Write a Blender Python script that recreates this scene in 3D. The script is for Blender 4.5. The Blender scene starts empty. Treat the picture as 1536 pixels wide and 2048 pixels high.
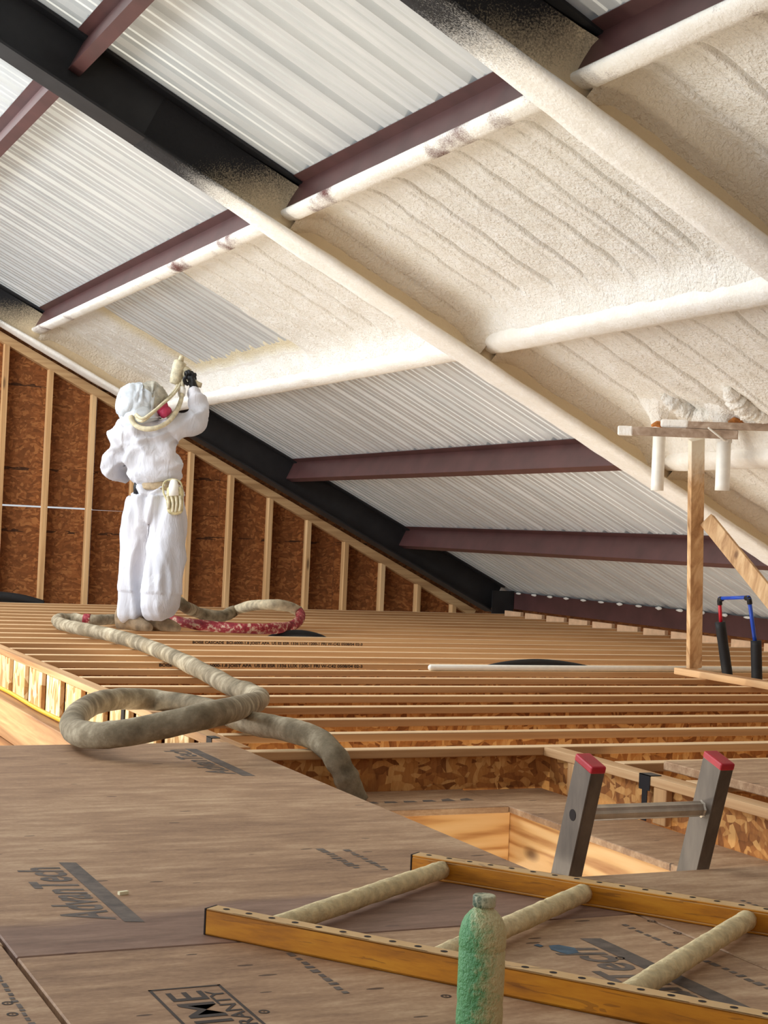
import bpy, bmesh, math, random
from mathutils import Vector, Matrix, noise
random.seed(7)
S = bpy.context.scene
COL = S.collection

# ------------------------------------------------------------------ camera
W, H, F = 1536, 2048, 3150.0
CAM = Vector((0, 0, 0.7249))
RT = Vector((0.90756724, -0.41753085, 0.04460585))
UP = Vector((-0.04691458, 0.00473760, 0.99888767))
FW = Vector((0.41727775, 0.90865040, 0.01528859))
cd = bpy.data.cameras.new('camera')
cam = bpy.data.objects.new('camera', cd)
COL.objects.link(cam)
m = Matrix((RT, UP, -FW)).transposed().to_4x4()
m.translation = CAM
cam.matrix_world = m
cd.sensor_fit = 'VERTICAL'
cd.sensor_height = 36.0
cd.lens = 36.0 * F / H
cd.clip_start = 0.05
cd.clip_end = 200
S.camera = cam

# ------------------------------------------------------------------ light
wd = bpy.data.worlds.new('daylight')
S.world = wd
wd.use_nodes = True
wd.node_tree.nodes['Background'].inputs[0].default_value = (0.93, 0.965, 1.0, 1)
wd.node_tree.nodes['Background'].inputs[1].default_value = 0.62

def area_lamp(name, loc, target, sx, sy, power, col=(1, 1, 1)):
    l = bpy.data.lights.new(name, 'AREA')
    l.shape = 'RECTANGLE'
    l.size, l.size_y, l.energy, l.color = sx, sy, power, col
    o = bpy.data.objects.new(name, l)
    COL.objects.link(o)
    o.location = loc
    o.rotation_euler = (Vector(target) - Vector(loc)).to_track_quat('-Z', 'Y').to_euler()
    return o
area_lamp('daylight_left', (-5.5, 8.3, 1.0), (4.0, 7.8, 1.9), 11.0, 2.6, 470, (0.92, 0.965, 1.0))
area_lamp('fill_lamp_ridge', (-1.6, 11.0, 3.9), (3.4, 9.6, 0.0), 7.0, 1.6, 400, (0.95, 0.975, 1.0))  # added area lamp high at left, brightens joist tops and deck
area_lamp('fill_lamp_stair', (0.0, 7.6, -1.6), (1.8, 7.2, -0.1), 0.6, 0.6, 75, (1.0, 0.9, 0.72))  # unseen lamp added to light the stairwell rim and beam from below
area_lamp('fill_lamp_opening', (1.95, 3.45, -1.7), (2.6, 4.4, -0.3), 0.4, 0.4, 34, (1.0, 0.88, 0.68))  # unseen lamp added under the ladder opening to light its boards
area_lamp('fill_lamp_below', (4.8, 8.5, -2.4), (4.8, 8.5, 0), 3.0, 3.0, 80, (1.0, 0.93, 0.82))  # unseen lamp added on the lower storey to light the joists from below

S.view_settings.view_transform = 'Standard'
S.view_settings.look = 'None'
S.view_settings.gamma = 1.0
S.view_settings.exposure = 0.12
S.view_settings.use_curve_mapping = False
try:
    S.cycles.use_denoising = True
    S.cycles.max_bounces = 8
    S.cycles.diffuse_bounces = 5
except Exception:
    pass

# ------------------------------------------------------------------ helpers
def ray(px, py):
    return FW + RT * ((px - W / 2) / F) - UP * ((py - H / 2) / F)
def on_y(px, py, Y):
    d = ray(px, py); return CAM + d * (Y / d.y)
def on_z(px, py, z):
    d = ray(px, py); return CAM + d * ((z - CAM.z) / d.z)
def at_depth(px, py, dep):
    return CAM + ray(px, py) * dep

SLOPE = 0.45129
CA, SA = math.cos(SLOPE), math.sin(SLOPE)
UD = Vector((CA, 0, -SA))
ND = Vector((SA, 0, CA))
def roof(u, Y, h):
    return UD * u + ND * h + Vector((0, Y, 0))
def sm(a, b, x):
    t = min(1.0, max(0.0, (x - a) / (b - a))); return t * t * (3 - 2 * t)
def nz(x, y, z=0.0):
    return noise.noise(Vector((x, y, z)))

class MB:
    def __init__(s):
        s.v, s.f, s.m = [], [], []
    def add(s, vs, fs, mi=0):
        o = len(s.v)
        s.v += [tuple(p) for p in vs]
        s.f += [tuple(i + o for i in q) for q in fs]
        s.m += [mi] * len(fs)
        return s
    def hexa(s, p, mi=0):
        return s.add(p, [(0, 3, 2, 1), (4, 5, 6, 7), (0, 1, 5, 4), (1, 2, 6, 5), (2, 3, 7, 6), (3, 0, 4, 7)], mi)
    def box(s, x0, x1, y0, y1, z0, z1, mi=0):
        return s.hexa([(x0, y0, z0), (x1, y0, z0), (x1, y1, z0), (x0, y1, z0), (x0, y0, z1), (x1, y0, z1), (x1, y1, z1), (x0, y1, z1)], mi)
    def obox(s, c, ax, ay, az, lx, ly, lz, mi=0):
        c = Vector(c); ax = Vector(ax) * lx / 2; ay = Vector(ay) * ly / 2; az = Vector(az) * lz / 2
        return s.hexa([c - ax - ay - az, c + ax - ay - az, c + ax + ay - az, c - ax + ay - az,
                       c - ax - ay + az, c + ax - ay + az, c + ax + ay + az, c - ax + ay + az], mi)
    def rbox(s, u0, u1, y0, y1, h0, h1, mi=0):
        return s.hexa([roof(u0, y0, h0), roof(u1, y0, h0), roof(u1, y1, h0), roof(u0, y1, h0),
                       roof(u0, y0, h1), roof(u1, y0, h1), roof(u1, y1, h1), roof(u0, y1, h1)], mi)
    def grid(s, fn, nu, nv, mi=0, closed=False):
        o = len(s.v)
        for i in range(nu + 1):
            for j in range(nv + 1):
                s.v.append(tuple(fn(i, j)))
        for i in range(nu):
            for j in range(nv):
                a = o + i * (nv + 1) + j
                s.f.append((a, a + nv + 1, a + nv + 2, a + 1)); s.m.append(mi)
        return s
    def tube(s, pts, rad, n=12, mi=0, caps=True, ring=None, squash=None):
        pts = [Vector(p) for p in pts]
        N = len(pts)
        R = rad if isinstance(rad, (list, tuple)) else [rad] * N
        o = len(s.v)
        prev = None
        for i, p in enumerate(pts):
            t = (pts[min(i + 1, N - 1)] - pts[max(i - 1, 0)]).normalized()
            if prev is None:
                ref = Vector((0, 0, 1)) if abs(t.z) < 0.9 else Vector((1, 0, 0))
                a = t.cross(ref).normalized()
            else:
                a = (prev - t * prev.dot(t))
                a = a.normalized() if a.length > 1e-6 else t.orthogonal().normalized()
            prev = a
            b = t.cross(a)
            r = R[i]
            ra, rb = r if isinstance(r, (list, tuple)) else (r, r)
            for k in range(n):
                th = 2 * math.pi * k / n
                q = ring(i, k, th) if ring else 1.0
                s.v.append(tuple(p + a * (math.cos(th) * ra * q) + b * (math.sin(th) * rb * q)))
        for i in range(N - 1):
            for k in range(n):
                k2 = (k + 1) % n
                s.f.append((o + i * n + k, o + i * n + k2, o + (i + 1) * n + k2, o + (i + 1) * n + k)); s.m.append(mi)
        if caps:
            s.f.append(tuple(o + k for k in reversed(range(n)))); s.m.append(mi)
            s.f.append(tuple(o + (N - 1) * n + k for k in range(n))); s.m.append(mi)
        return s
    def build(s, name, mats, parent=None, smooth=False, origin=None):
        me = bpy.data.meshes.new(name)
        vs = s.v
        if origin is not None:
            ox, oy, oz = origin
            vs = [(x - ox, y - oy, z - oz) for x, y, z in s.v]
        me.from_pydata(vs, [], s.f)
        if not isinstance(mats, (list, tuple)):
            mats = [mats]
        for mm in mats:
            me.materials.append(mm)
        if len(mats) > 1:
            me.polygons.foreach_set('material_index', s.m)
        if smooth:
            me.polygons.foreach_set('use_smooth', [True] * len(me.polygons))
        me.update()
        o = bpy.data.objects.new(name, me)
        COL.objects.link(o)
        if origin is not None:
            o.location = origin
        if parent is not None:
            o.parent = parent
            o.matrix_parent_inverse = Matrix.Translation(-Vector(parent.location))
        return o

def fix_normals(o):
    bm = bmesh.new(); bm.from_mesh(o.data)
    bmesh.ops.recalc_face_normals(bm, faces=bm.faces)
    bm.to_mesh(o.data); bm.free()

def bevel(o, w=0.003, seg=1):
    md = o.modifiers.new('bevel', 'BEVEL'); md.width = w; md.segments = seg; md.limit_method = 'ANGLE'
    return o
def tag(o, label=None, cat=None, group=None, kind=None):
    if label: o['label'] = label
    if cat: o['category'] = cat
    if group: o['group'] = group
    if kind: o['kind'] = kind
    return o
def empty(name, loc, label=None, cat=None, group=None, kind=None):
    o = bpy.data.objects.new(name, None); COL.objects.link(o)
    o.location = loc; o.empty_display_size = 0.05
    return tag(o, label, cat, group, kind)
def smooth_path(pts, sub=8):
    pts = [Vector(p) for p in pts]
    out = []
    for i in range(len(pts) - 1):
        p0, p1, p2, p3 = pts[max(i - 1, 0)], pts[i], pts[i + 1], pts[min(i + 2, len(pts) - 1)]
        for k in range(sub):
            t = k / sub
            out.append(0.5 * ((2 * p1) + (p2 - p0) * t + (2 * p0 - 5 * p1 + 4 * p2 - p3) * t * t + (3 * p1 - p0 - 3 * p2 + p3) * t ** 3))
    out.append(pts[-1])
    return out

# ------------------------------------------------------------------ materials
def lin(c):
    return tuple(((x / 255) / 12.92 if x / 255 <= 0.04045 else ((x / 255 + 0.055) / 1.055) ** 2.4) for x in c) + (1,)

class NT:
    def __init__(s, name, rough=0.7, metal=0.0, spec=0.4):
        s.mat = bpy.data.materials.new(name); s.mat.use_nodes = True
        s.t = s.mat.node_tree; s.b = s.t.nodes['Principled BSDF']
        s.b.inputs['Roughness'].default_value = rough
        s.b.inputs['Metallic'].default_value = metal
        s.b.inputs['Specular IOR Level'].default_value = spec
        s._co = None
    def n(s, typ, **kw):
        x = s.t.nodes.new(typ)
        for k, v in kw.items():
            setattr(x, k, v)
        return x
    def l(s, a, b):
        s.t.links.new(a, b)
    def co(s):
        if s._co is None:
            tc = s.n('ShaderNodeTexCoord'); oi = s.n('ShaderNodeObjectInfo')
            sc = s.n('ShaderNodeVectorMath', operation='SCALE'); sc.inputs[0].default_value = (17.3, 9.1, 5.7)
            s.l(oi.outputs['Random'], sc.inputs['Scale'])
            ad = s.n('ShaderNodeVectorMath', operation='ADD')
            s.l(tc.outputs['Object'], ad.inputs[0]); s.l(sc.outputs[0], ad.inputs[1])
            s._co = ad.outputs[0]
        return s._co
    def raw(s):
        return s.n('ShaderNodeTexCoord').outputs['Object']
    def map(s, scale=(1, 1, 1), rot=(0, 0, 0), src=None):
        mp = s.n('ShaderNodeMapping'); mp.inputs['Scale'].default_value = scale; mp.inputs['Rotation'].default_value = rot
        s.l(src or s.co(), mp.inputs[0]); return mp.outputs[0]
    def noise(s, v, scale=1.0, detail=4, rough=0.55, dist=0.0, out='Fac'):
        x = s.n('ShaderNodeTexNoise'); x.inputs['Scale'].default_value = scale; x.inputs['Detail'].default_value = detail
        x.inputs['Roughness'].default_value = rough; x.inputs['Distortion'].default_value = dist
        s.l(v, x.inputs['Vector']); return x.outputs[out]
    def ramp(s, f, stops, interp='LINEAR'):
        r = s.n('ShaderNodeValToRGB'); cr = r.color_ramp; cr.interpolation = interp
        while len(cr.elements) < len(stops): cr.elements.new(0.5)
        for e, (p, c) in zip(cr.elements, stops):
            e.position = p; e.color = c if len(c) == 4 else lin(c)
        s.l(f, r.inputs[0]); return r.outputs[0]
    def mix(s, f, a, b, mode='MIX'):
        x = s.n('ShaderNodeMix', data_type='RGBA', blend_type=mode)
        for val, i in ((f, 0), (a, 6), (b, 7)):
            if isinstance(val, (int, float)): x.inputs[i].default_value = val
            elif isinstance(val, tuple): x.inputs[i].default_value = val if len(val) == 4 else lin(val)
            else: s.l(val, x.inputs[i])
        return x.outputs[2]
    def math(s, op, a, b=None, c=None):
        x = s.n('ShaderNodeMath', operation=op)
        for i, val in enumerate((a, b, c)):
            if val is None: continue
            if isinstance(val, (int, float)): x.inputs[i].default_value = val
            else: s.l(val, x.inputs[i])
        return x.outputs[0]
    def sep(s, v):
        x = s.n('ShaderNodeSeparateXYZ'); s.l(v, x.inputs[0]); return x.outputs
    def dot(s, v, vec):
        x = s.n('ShaderNodeVectorMath', operation='DOT_PRODUCT'); s.l(v, x.inputs[0]); x.inputs[1].default_value = vec
        return x.outputs['Value']
    def bump(s, f, strength=0.3, dist=0.01, prev=None):
        x = s.n('ShaderNodeBump'); x.inputs['Strength'].default_value = strength; x.inputs['Distance'].default_value = dist
        s.l(f, x.inputs['Height'])
        if prev is not None: s.l(prev, x.inputs['Normal'])
        s.l(x.outputs[0], s.b.inputs['Normal']); return x.outputs[0]
    def color(s, c):
        if isinstance(c, tuple): s.b.inputs['Base Color'].default_value = c if len(c) == 4 else lin(c)
        else: s.l(c, s.b.inputs['Base Color'])
        return s

def wood(name, c_dark, c_mid, c_light, axis='x', rough=0.65, knots=True, seed=0.0):
    t = NT(name, rough)
    sc = {'x': (0.7, 22, 22), 'y': (22, 0.7, 22), 'z': (22, 22, 0.7)}[axis]
    v = t.map(sc)
    g = t.noise(v, 1.0, 6, 0.6, 0.6)
    v2 = t.map(tuple(q * 0.25 for q in sc))
    g2 = t.noise(v2, 1.0, 3, 0.5)
    f = t.math('ADD', t.math('MULTIPLY', g, 0.65), t.math('MULTIPLY', g2, 0.35))
    c = t.ramp(f, [(0.34, c_dark), (0.5, c_mid), (0.64, c_light)])
    if knots:
        ks = {'x': (2.2, 9, 9), 'y': (9, 2.2, 9), 'z': (9, 9, 2.2)}[axis]
        vo = t.n('ShaderNodeTexVoronoi'); vo.inputs['Scale'].default_value = 1.0
        t.l(t.map(ks), vo.inputs['Vector'])
        k = t.ramp(vo.outputs['Distance'], [(0.07, (1, 1, 1, 1)), (0.16, (0, 0, 0, 1))])
        sepc = t.n('ShaderNodeSeparateColor'); t.l(vo.outputs['Color'], sepc.inputs[0])
        gate = t.math('GREATER_THAN', sepc.outputs[0], 0.62)
        c = t.mix(t.math('MULTIPLY', t.math('MULTIPLY', k, gate), 0.75), c, tuple(int(q * 0.5) for q in c_dark))
    t.color(c)
    t.bump(f, 0.25, 0.003)
    return t.mat

def osb(name, cols, sc_a, sc_b, rough=0.75, dashes=False):
    t = NT(name, rough, spec=0.25)
    base = t.co()
    wob = t.noise(t.map((3.5, 3.5, 3.5)), 1.0, 2, 0.5, 0.0, 'Color')
    vm = t.n('ShaderNodeVectorMath', operation='SCALE'); vm.inputs['Scale'].default_value = 0.16
    t.l(wob, vm.inputs[0])
    ad = t.n('ShaderNodeVectorMath', operation='ADD'); t.l(base, ad.inputs[0]); t.l(vm.outputs[0], ad.inputs[1])
    outs = []
    for sc in (sc_a, sc_b):
        vo = t.n('ShaderNodeTexVoronoi'); vo.inputs['Scale'].default_value = 1.0
        t.l(t.map(sc, src=ad.outputs[0]), vo.inputs['Vector'])
        se = t.n('ShaderNodeSeparateColor'); t.l(vo.outputs['Color'], se.inputs[0])
        outs.append((vo.outputs['Distance'], se.outputs[0], se.outputs[1]))
    sel = t.math('GREATER_THAN', outs[1][2], 0.5)
    f = t.mix(sel, outs[0][1], outs[1][1])
    gr = t.noise(t.map(tuple(q * 3 for q in sc_a)), 1.0, 3, 0.6)
    f2 = t.math('ADD', t.math('MULTIPLY', f, 0.72), t.math('MULTIPLY', gr, 0.34))
    n_ = len(cols)
    c = t.ramp(f2, [(0.12 + 0.76 * i / (n_ - 1), q) for i, q in enumerate(cols)])
    edge = t.ramp(t.mix(sel, outs[0][0], outs[1][0]), [(0.55, (0, 0, 0, 1)), (0.95, (1, 1, 1, 1))])
    c = t.mix(t.math('MULTIPLY', edge, 0.25), c, tuple(int(q * 0.55) for q in cols[0]))
    if dashes:
        x, y, z = t.sep(t.raw())
        for zc in (1.19, 0.63, 1.95):
            a = t.math('LESS_THAN', t.math('ABSOLUTE', t.math('SUBTRACT', z, zc)), 0.014)
            dn = t.noise(t.map((9, 1, 40), src=t.raw()), 1.0, 1)
            b = t.math('GREATER_THAN', dn, 0.56)
            c = t.mix(t.math('MULTIPLY', t.math('MULTIPLY', a, b), 0.8), c, (35, 22, 14))
    t.color(c)
    t.bump(f2, 0.35, 0.004)
    return t.mat

def deck_mat(name, stain=False, offs=0.0):
    t = NT(name, 0.62, spec=0.3)
    n1 = t.noise(t.map((7, 30, 30)), 1.0, 6, 0.65)
    n2 = t.noise(t.map((1.2, 2.2, 2)), 1.0, 4, 0.6)
    n3 = t.noise(t.map((90, 160, 160)), 1.0, 2, 0.6)
    f = t.math('ADD', t.math('MULTIPLY', n1, 0.5), t.math('ADD', t.math('MULTIPLY', n2, 0.35), t.math('MULTIPLY', n3, 0.15)))
    c = t.ramp(f, [(0.36, (128, 96, 70)), (0.5, (164, 129, 97)), (0.62, (192, 160, 126))])
    vo = t.n('ShaderNodeTexVoronoi'); vo.inputs['Scale'].default_value = 1.0; t.l(t.map((10, 34, 5)), vo.inputs['Vector'])
    se = t.n('ShaderNodeSeparateColor'); t.l(vo.outputs['Color'], se.inputs[0])
    fl = t.math('MULTIPLY', t.math('LESS_THAN', t.math('ADD', vo.outputs['Distance'], t.math('MULTIPLY', n1, 0.25)), 0.27), t.math('GREATER_THAN', se.outputs[1], 0.83))
    c = t.mix(t.math('MULTIPLY', fl, 0.85), c, (66, 44, 30))
    if stain:
        x, y, z = t.sep(t.raw())
        wv = t.noise(t.map((2.5, 6, 1), src=t.raw()), 1.0, 3)
        edge = t.math('ADD', y, t.math('MULTIPLY', t.math('SUBTRACT', wv, 0.5), 0.22))
        edge = t.math('SUBTRACT', edge, t.math('MULTIPLY', t.math('SUBTRACT', x, 0.56), 0.17))
        k = t.ramp(t.math('SUBTRACT', edge, 2.2), [(0.505, (1, 1, 1, 1)), (0.56, (0, 0, 0, 1))])
        c = t.mix(t.math('MULTIPLY', k, 0.72), c, t.ramp(n1, [(0.3, (98, 72, 62)), (0.7, (136, 106, 94))]))
    t.color(c)
    t.bump(f, 0.2, 0.003)
    return t.mat

FOAM_HI, FOAM_LO = (248, 245, 239), (238, 233, 222)
def foam_nodes(t, bump_s=0.9):
    v = t.co()
    n1 = t.noise(t.map((55, 55, 55)), 1.0, 3, 0.6, 0.3)
    n2 = t.noise(t.map((9, 9, 9)), 1.0, 3, 0.55)
    c = t.ramp(t.math('ADD', t.math('MULTIPLY', n1, 0.4), t.math('MULTIPLY', n2, 0.6)), [(0.36, FOAM_LO), (0.52, (242, 238, 229)), (0.66, FOAM_HI)])
    b = t.bump(t.math('ADD', t.math('MULTIPLY', n1, 0.9), n2), bump_s, 0.02)
    return c, n1
def foam_mat(name, bump_s=0.9):
    t = NT(name, 0.85, spec=0.2)
    c, _ = foam_nodes(t, bump_s)
    at = t.n('ShaderNodeAttribute', attribute_name='thin')
    c = t.mix(t.math('MULTIPLY', at.outputs['Fac'], 0.55), c, (228, 208, 150))
    a2 = t.n('ShaderNodeAttribute', attribute_name='web_shade')
    c = t.mix(a2.outputs['Fac'], c, (212, 192, 158))  # shade beside the rafters put into the foam colour as tan
    t.color(c)
    return t.mat
def oversprayed(name, base, kind, u0=1.2):
    """steel with a speckled edge of sprayed foam"""
    t = NT(name, 0.75, spec=0.3)
    c, n1 = foam_nodes(t, 0.3)
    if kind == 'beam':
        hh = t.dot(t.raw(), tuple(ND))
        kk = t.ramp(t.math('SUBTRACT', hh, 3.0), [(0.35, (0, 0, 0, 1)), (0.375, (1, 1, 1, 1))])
        c = t.mix(kk, c, (210, 190, 156))  # shade on the camera-facing web painted into the coat as tan
    raw = t.raw()
    sp = t.noise(t.map((130, 130, 130), src=raw), 1.0, 3, 0.8)
    lo = t.noise(t.map((4, 4, 4), src=raw), 1.0, 2, 0.5)
    if kind == 'beam':
        u = t.dot(raw, tuple(UD)); h = t.dot(raw, tuple(ND))
        e = t.math('SUBTRACT', u, t.math('MULTIPLY', t.math('SUBTRACT', h, 3.34), 1.25))
        e = t.math('ADD', t.math('SUBTRACT', e, u0), t.math('MULTIPLY', t.math('SUBTRACT', lo, 0.5), 0.22))
        k = t.math('ADD', t.math('MULTIPLY', e, 1.7), t.math('MULTIPLY', t.math('SUBTRACT', sp, 0.5), 1.2))
    else:
        k = t.math('ADD', t.math('MULTIPLY', t.math('SUBTRACT', lo, 0.30), 3.2), t.math('MULTIPLY', t.math('SUBTRACT', sp, 0.5), 1.2))
    k = t.math('MINIMUM', t.math('MAXIMUM', t.math('ADD', t.math('MULTIPLY', k, 1.7), 0.35), 0.0), 1.0)
    t.color(t.mix(k, base, c))
    return t.mat
def plain(name, c, rough=0.6, metal=0.0, var=0.0, scale=20, bump=0.0, spec=0.4, coat=None):
    t = NT(name, rough, metal, spec)
    if var > 0:
        n_ = t.noise(t.map((scale,) * 3), 1.0, 4, 0.6)
        t.color(t.ramp(n_, [(0.3, tuple(max(0, int(q * (1 - var))) for q in c)), (0.7, tuple(min(255, int(q * (1 + var * 0.6))) for q in c))]))
        if bump: t.bump(n_, bump, 0.006)
    else:
        t.color(c)
    return t.mat

M = {}
M['lvl'] = wood('laminated_flange', (156, 112, 70), (182, 138, 92), (198, 157, 110), 'x', knots=False)
M['lvl_lit_top'] = wood('laminated_flange_lit_top', (204, 166, 120), (226, 192, 148), (238, 208, 168), 'x', knots=False)
M['lvl_y'] = wood('laminated_flange_lengthwise', (150, 102, 62), (192, 150, 104), (214, 178, 134), 'y', knots=False)
M['stud'] = wood('stud_lumber', (164, 118, 74), (204, 162, 112), (226, 190, 142), 'z')
M['lumber_x'] = wood('board_lumber_across', (150, 96, 50), (204, 152, 96), (228, 184, 128), 'x')
M['lumber_y'] = wood('board_lumber_along', (150, 96, 50), (204, 152, 96), (228, 184, 128), 'y')
def flat_grain(name, axis):
    t = NT(name, 0.6)
    sc = {'x': (1.3, 8, 16), 'y': (8, 1.3, 16)}[axis]
    n0 = t.noise(t.map(tuple(q * 0.35 for q in sc)), 1.0, 3, 0.5)
    ph = t.math('ADD', t.math('MULTIPLY', n0, 46.0), t.math('MULTIPLY', t.sep(t.co())[2], 60.0))
    band = t.math('ADD', t.math('MULTIPLY', t.math('SINE', ph), 0.5), 0.5)
    fine = t.noise(t.map(tuple(q * 4 for q in sc)), 1.0, 4, 0.6)
    f = t.math('ADD', t.math('MULTIPLY', band, 0.6), t.math('MULTIPLY', fine, 0.5))
    c = t.ramp(f, [(0.15, (226, 184, 128)), (0.6, (214, 166, 106)), (0.98, (164, 106, 54))])
    vo = t.n('ShaderNodeTexVoronoi'); vo.inputs['Scale'].default_value = 1.0
    t.l(t.map({'x': (3.2, 3, 7), 'y': (3, 3.2, 7)}[axis]), vo.inputs['Vector'])
    k = t.ramp(vo.outputs['Distance'], [(0.07, (1, 1, 1, 1)), (0.2, (0, 0, 0, 1))])
    c = t.mix(t.math('MULTIPLY', k, 0.8), c, (92, 54, 28))
    t.color(c); t.bump(f, 0.15, 0.002)
    return t.mat
M['grain_x'] = flat_grain('sawn_board_across', 'x')
M['grain_y'] = flat_grain('sawn_board_along', 'y')
M['lumber_r'] = wood('rafter_plate_lumber', (150, 112, 72), (192, 152, 106), (212, 176, 128), 'x', knots=False)
M['grey_batten'] = wood('weathered_batten', (120, 96, 76), (158, 134, 112), (186, 166, 146), 'x', knots=False)
M['osb_wall'] = osb('wall_sheathing', [(106, 62, 30), (122, 72, 36), (136, 82, 42), (162, 106, 60)], (18, 18, 64), (38, 14, 34), dashes=True)
M['osb_web'] = osb('web_sheathing', [(116, 68, 30), (160, 102, 52), (184, 126, 66), (214, 164, 100)], (40, 14, 12), (26, 14, 50))
M['osb_web_y'] = osb('header_web_sheathing', [(112, 66, 30), (152, 96, 48), (178, 120, 62), (206, 156, 94)], (14, 40, 12), (14, 26, 50))
M['osb_pale'] = osb('pale_blocking', [(170, 120, 70), (214, 176, 120), (234, 206, 156), (244, 226, 186)], (14, 20, 8), (14, 30, 12))
M['deck'] = deck_mat('subfloor_sheathing')
M['deck_stain'] = deck_mat('subfloor_sheathing_stained', True)
M['ink'] = plain('grey_ink', (98, 86, 76), 0.7, var=0.25, scale=30)
M['ink_dark'] = plain('dark_ink', (58, 46, 38), 0.7, var=0.2, scale=30)
M['ink_black'] = plain('black_ink', (30, 18, 12), 0.7)
M['ink_blue'] = plain('blue_ink', (74, 96, 112), 0.7, var=0.2, scale=40)
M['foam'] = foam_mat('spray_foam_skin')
M['foam_smooth'] = foam_mat('spray_foam_smooth', 0.3)
M['foam_rough'] = foam_mat('spray_foam_rough', 0.9)
M['black_steel'] = plain('black_mill_steel', (36, 35, 36), 0.6, 0.0, var=0.25, scale=6)
M['red_primer'] = plain('red_oxide_primer', (84, 54, 52), 0.45, 0.0, var=0.12, scale=5, spec=0.5)
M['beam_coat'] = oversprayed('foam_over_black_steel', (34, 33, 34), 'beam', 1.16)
M['flange_coat'] = oversprayed('foam_over_red_primer', (100, 58, 54), 'purlin')
t = NT('galvalume_sheet', 0.48, 0.35, 0.5)
t.color(t.ramp(t.noise(t.map((1.5, 9, 1.5)), 1.0, 4, 0.6), [(0.3, (206, 212, 214)), (0.7, (228, 232, 233))]))
M['metal'] = t.mat
M['slab'] = plain('concrete_slab', (205, 200, 190), 0.8, var=0.08)
M['white_wall'] = plain('white_board', (232, 228, 218), 0.8)
M['pvc'] = plain('white_pipe', (240, 238, 228), 0.4, var=0.03)
M['rubber'] = plain('black_rubber', (26, 26, 28), 0.65, var=0.15, scale=40)
M['red_pex'] = plain('red_plastic_pipe', (190, 26, 44), 0.35)
M['blue_pex'] = plain('blue_plastic_pipe', (36, 78, 186), 0.35)
M['pale_wood'] = plain('pale_block_wood', (212, 174, 138), 0.7, var=0.08, scale=12)
M['hanger'] = plain('black_painted_bracket', (30, 30, 34), 0.45, 0.3)

# ------------------------------------------------------------------ setting: lower storey, gable wall, ceiling, floor
ground = tag(MB().box(-7, 9.5, -4, 16, -3.1, -2.95).build('ground', M['slab']), kind='structure')
tag(MB().box(-7, 9.5, 14.45, 14.6, -2.95, -0.33).build('wall_lower_back', M['white_wall']), kind='structure')
tag(MB().box(7.95, 8.1, -2, 14.45, -2.95, -0.12).build('wall_lower_right', M['white_wall']), kind='structure')
tag(MB().box(7.955, 8.0, 2.0, 14.2, -0.118, 0.165).build('wall_right', M['osb_wall']), kind='structure')

tag(MB().box(-0.6, 8.2, -3.2, -3.1, -2.95, 4.2).build('wall_light_block', M['osb_wall']), kind='structure')  # unseen wall added behind the camera to block light from that side
wall = empty('wall_back', (4, 14.3, 0), kind='structure')
WY = 14.25
def plate_h(z_h):  # x where plane h meets height z
    return z_h
X0, PITCH = 2.7813, 0.4064
right_edges = [X0 + i * PITCH + (0.148 if i > 3 else 0) for i in range(0, 13)]
right_edges = [X0 - PITCH, X0 - 2 * PITCH] + right_edges
H_PL0, H_PL1 = 3.262, 3.3375      # plate underside / top
def z_at(X, h):
    return (h - SA * X) / CA
for xr in right_edges:
    a, b = xr - 0.042, xr
    za, zb = z_at(a, H_PL0), z_at(b, H_PL0)
    if zb < 0.03: continue
    MB().hexa([(a, WY, -0.3), (b, WY, -0.3), (b, WY + 0.089, -0.3), (a, WY + 0.089, -0.3),
               (a, WY, za), (b, WY, zb), (b, WY + 0.089, zb), (a, WY + 0.089, za)]).build('stud', M['stud'], wall)
# sloped top plate
u0p, u1p = -0.3, 6.86
MB().rbox(u0p, u1p, WY, WY + 0.089, H_PL0, H_PL1).build('top_plate', M['lumber_r'], wall)
# sheathing sheets with one open joint low on the left
YO = WY + 0.091
GZ = 0.845
H_SH = 3.6
def sheet(x0, x1, z0a, z0b, z1a, z1b):
    MB().hexa([(x0, YO, z0a), (x1, YO, z0b), (x1, YO + 0.011, z0b), (x0, YO + 0.011, z0a),
               (x0, YO, z1a), (x1, YO, z1b), (x1, YO + 0.011, z1b), (x0, YO + 0.011, z1a)]).build('osb_panel', M['osb_wall'], wall)
for x0, x1 in ((1.2, 3.62), (3.623, 6.061), (6.064, 8.0)):
    zt0, zt1 = min(GZ, z_at(x0, H_SH)), min(GZ, z_at(x1, H_SH))
    if zt1 < GZ:   # clipped by the slope
        xm = (H_SH - CA * GZ) / SA
        if xm > x0:
            sheet(x0, xm, -0.33, -0.33, GZ, GZ); x0 = xm
        sheet(x0, x1, -0.33, -0.33, z_at(x0, H_SH), z_at(x1, H_SH))
    else:
        sheet(x0, x1, -0.33, -0.33, GZ, GZ)
sheet(1.2, 2.4, GZ + 0.015, GZ + 0.015, z_at(1.2, H_SH), z_at(2.4, H_SH))
sheet(2.403, 3.62, GZ + 0.016, GZ + 0.014, z_at(2.403, H_SH), z_at(3.62, H_SH))
xm = (H_SH - CA * GZ) / SA
sheet(3.623, 4.84, GZ + 0.003, GZ - 0.004, z_at(3.623, H_SH), z_at(4.84, H_SH))
sheet(4.843, xm - 0.01, GZ - 0.001, GZ - 0.001, z_at(4.843, H_SH), GZ + 0.004)

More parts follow.
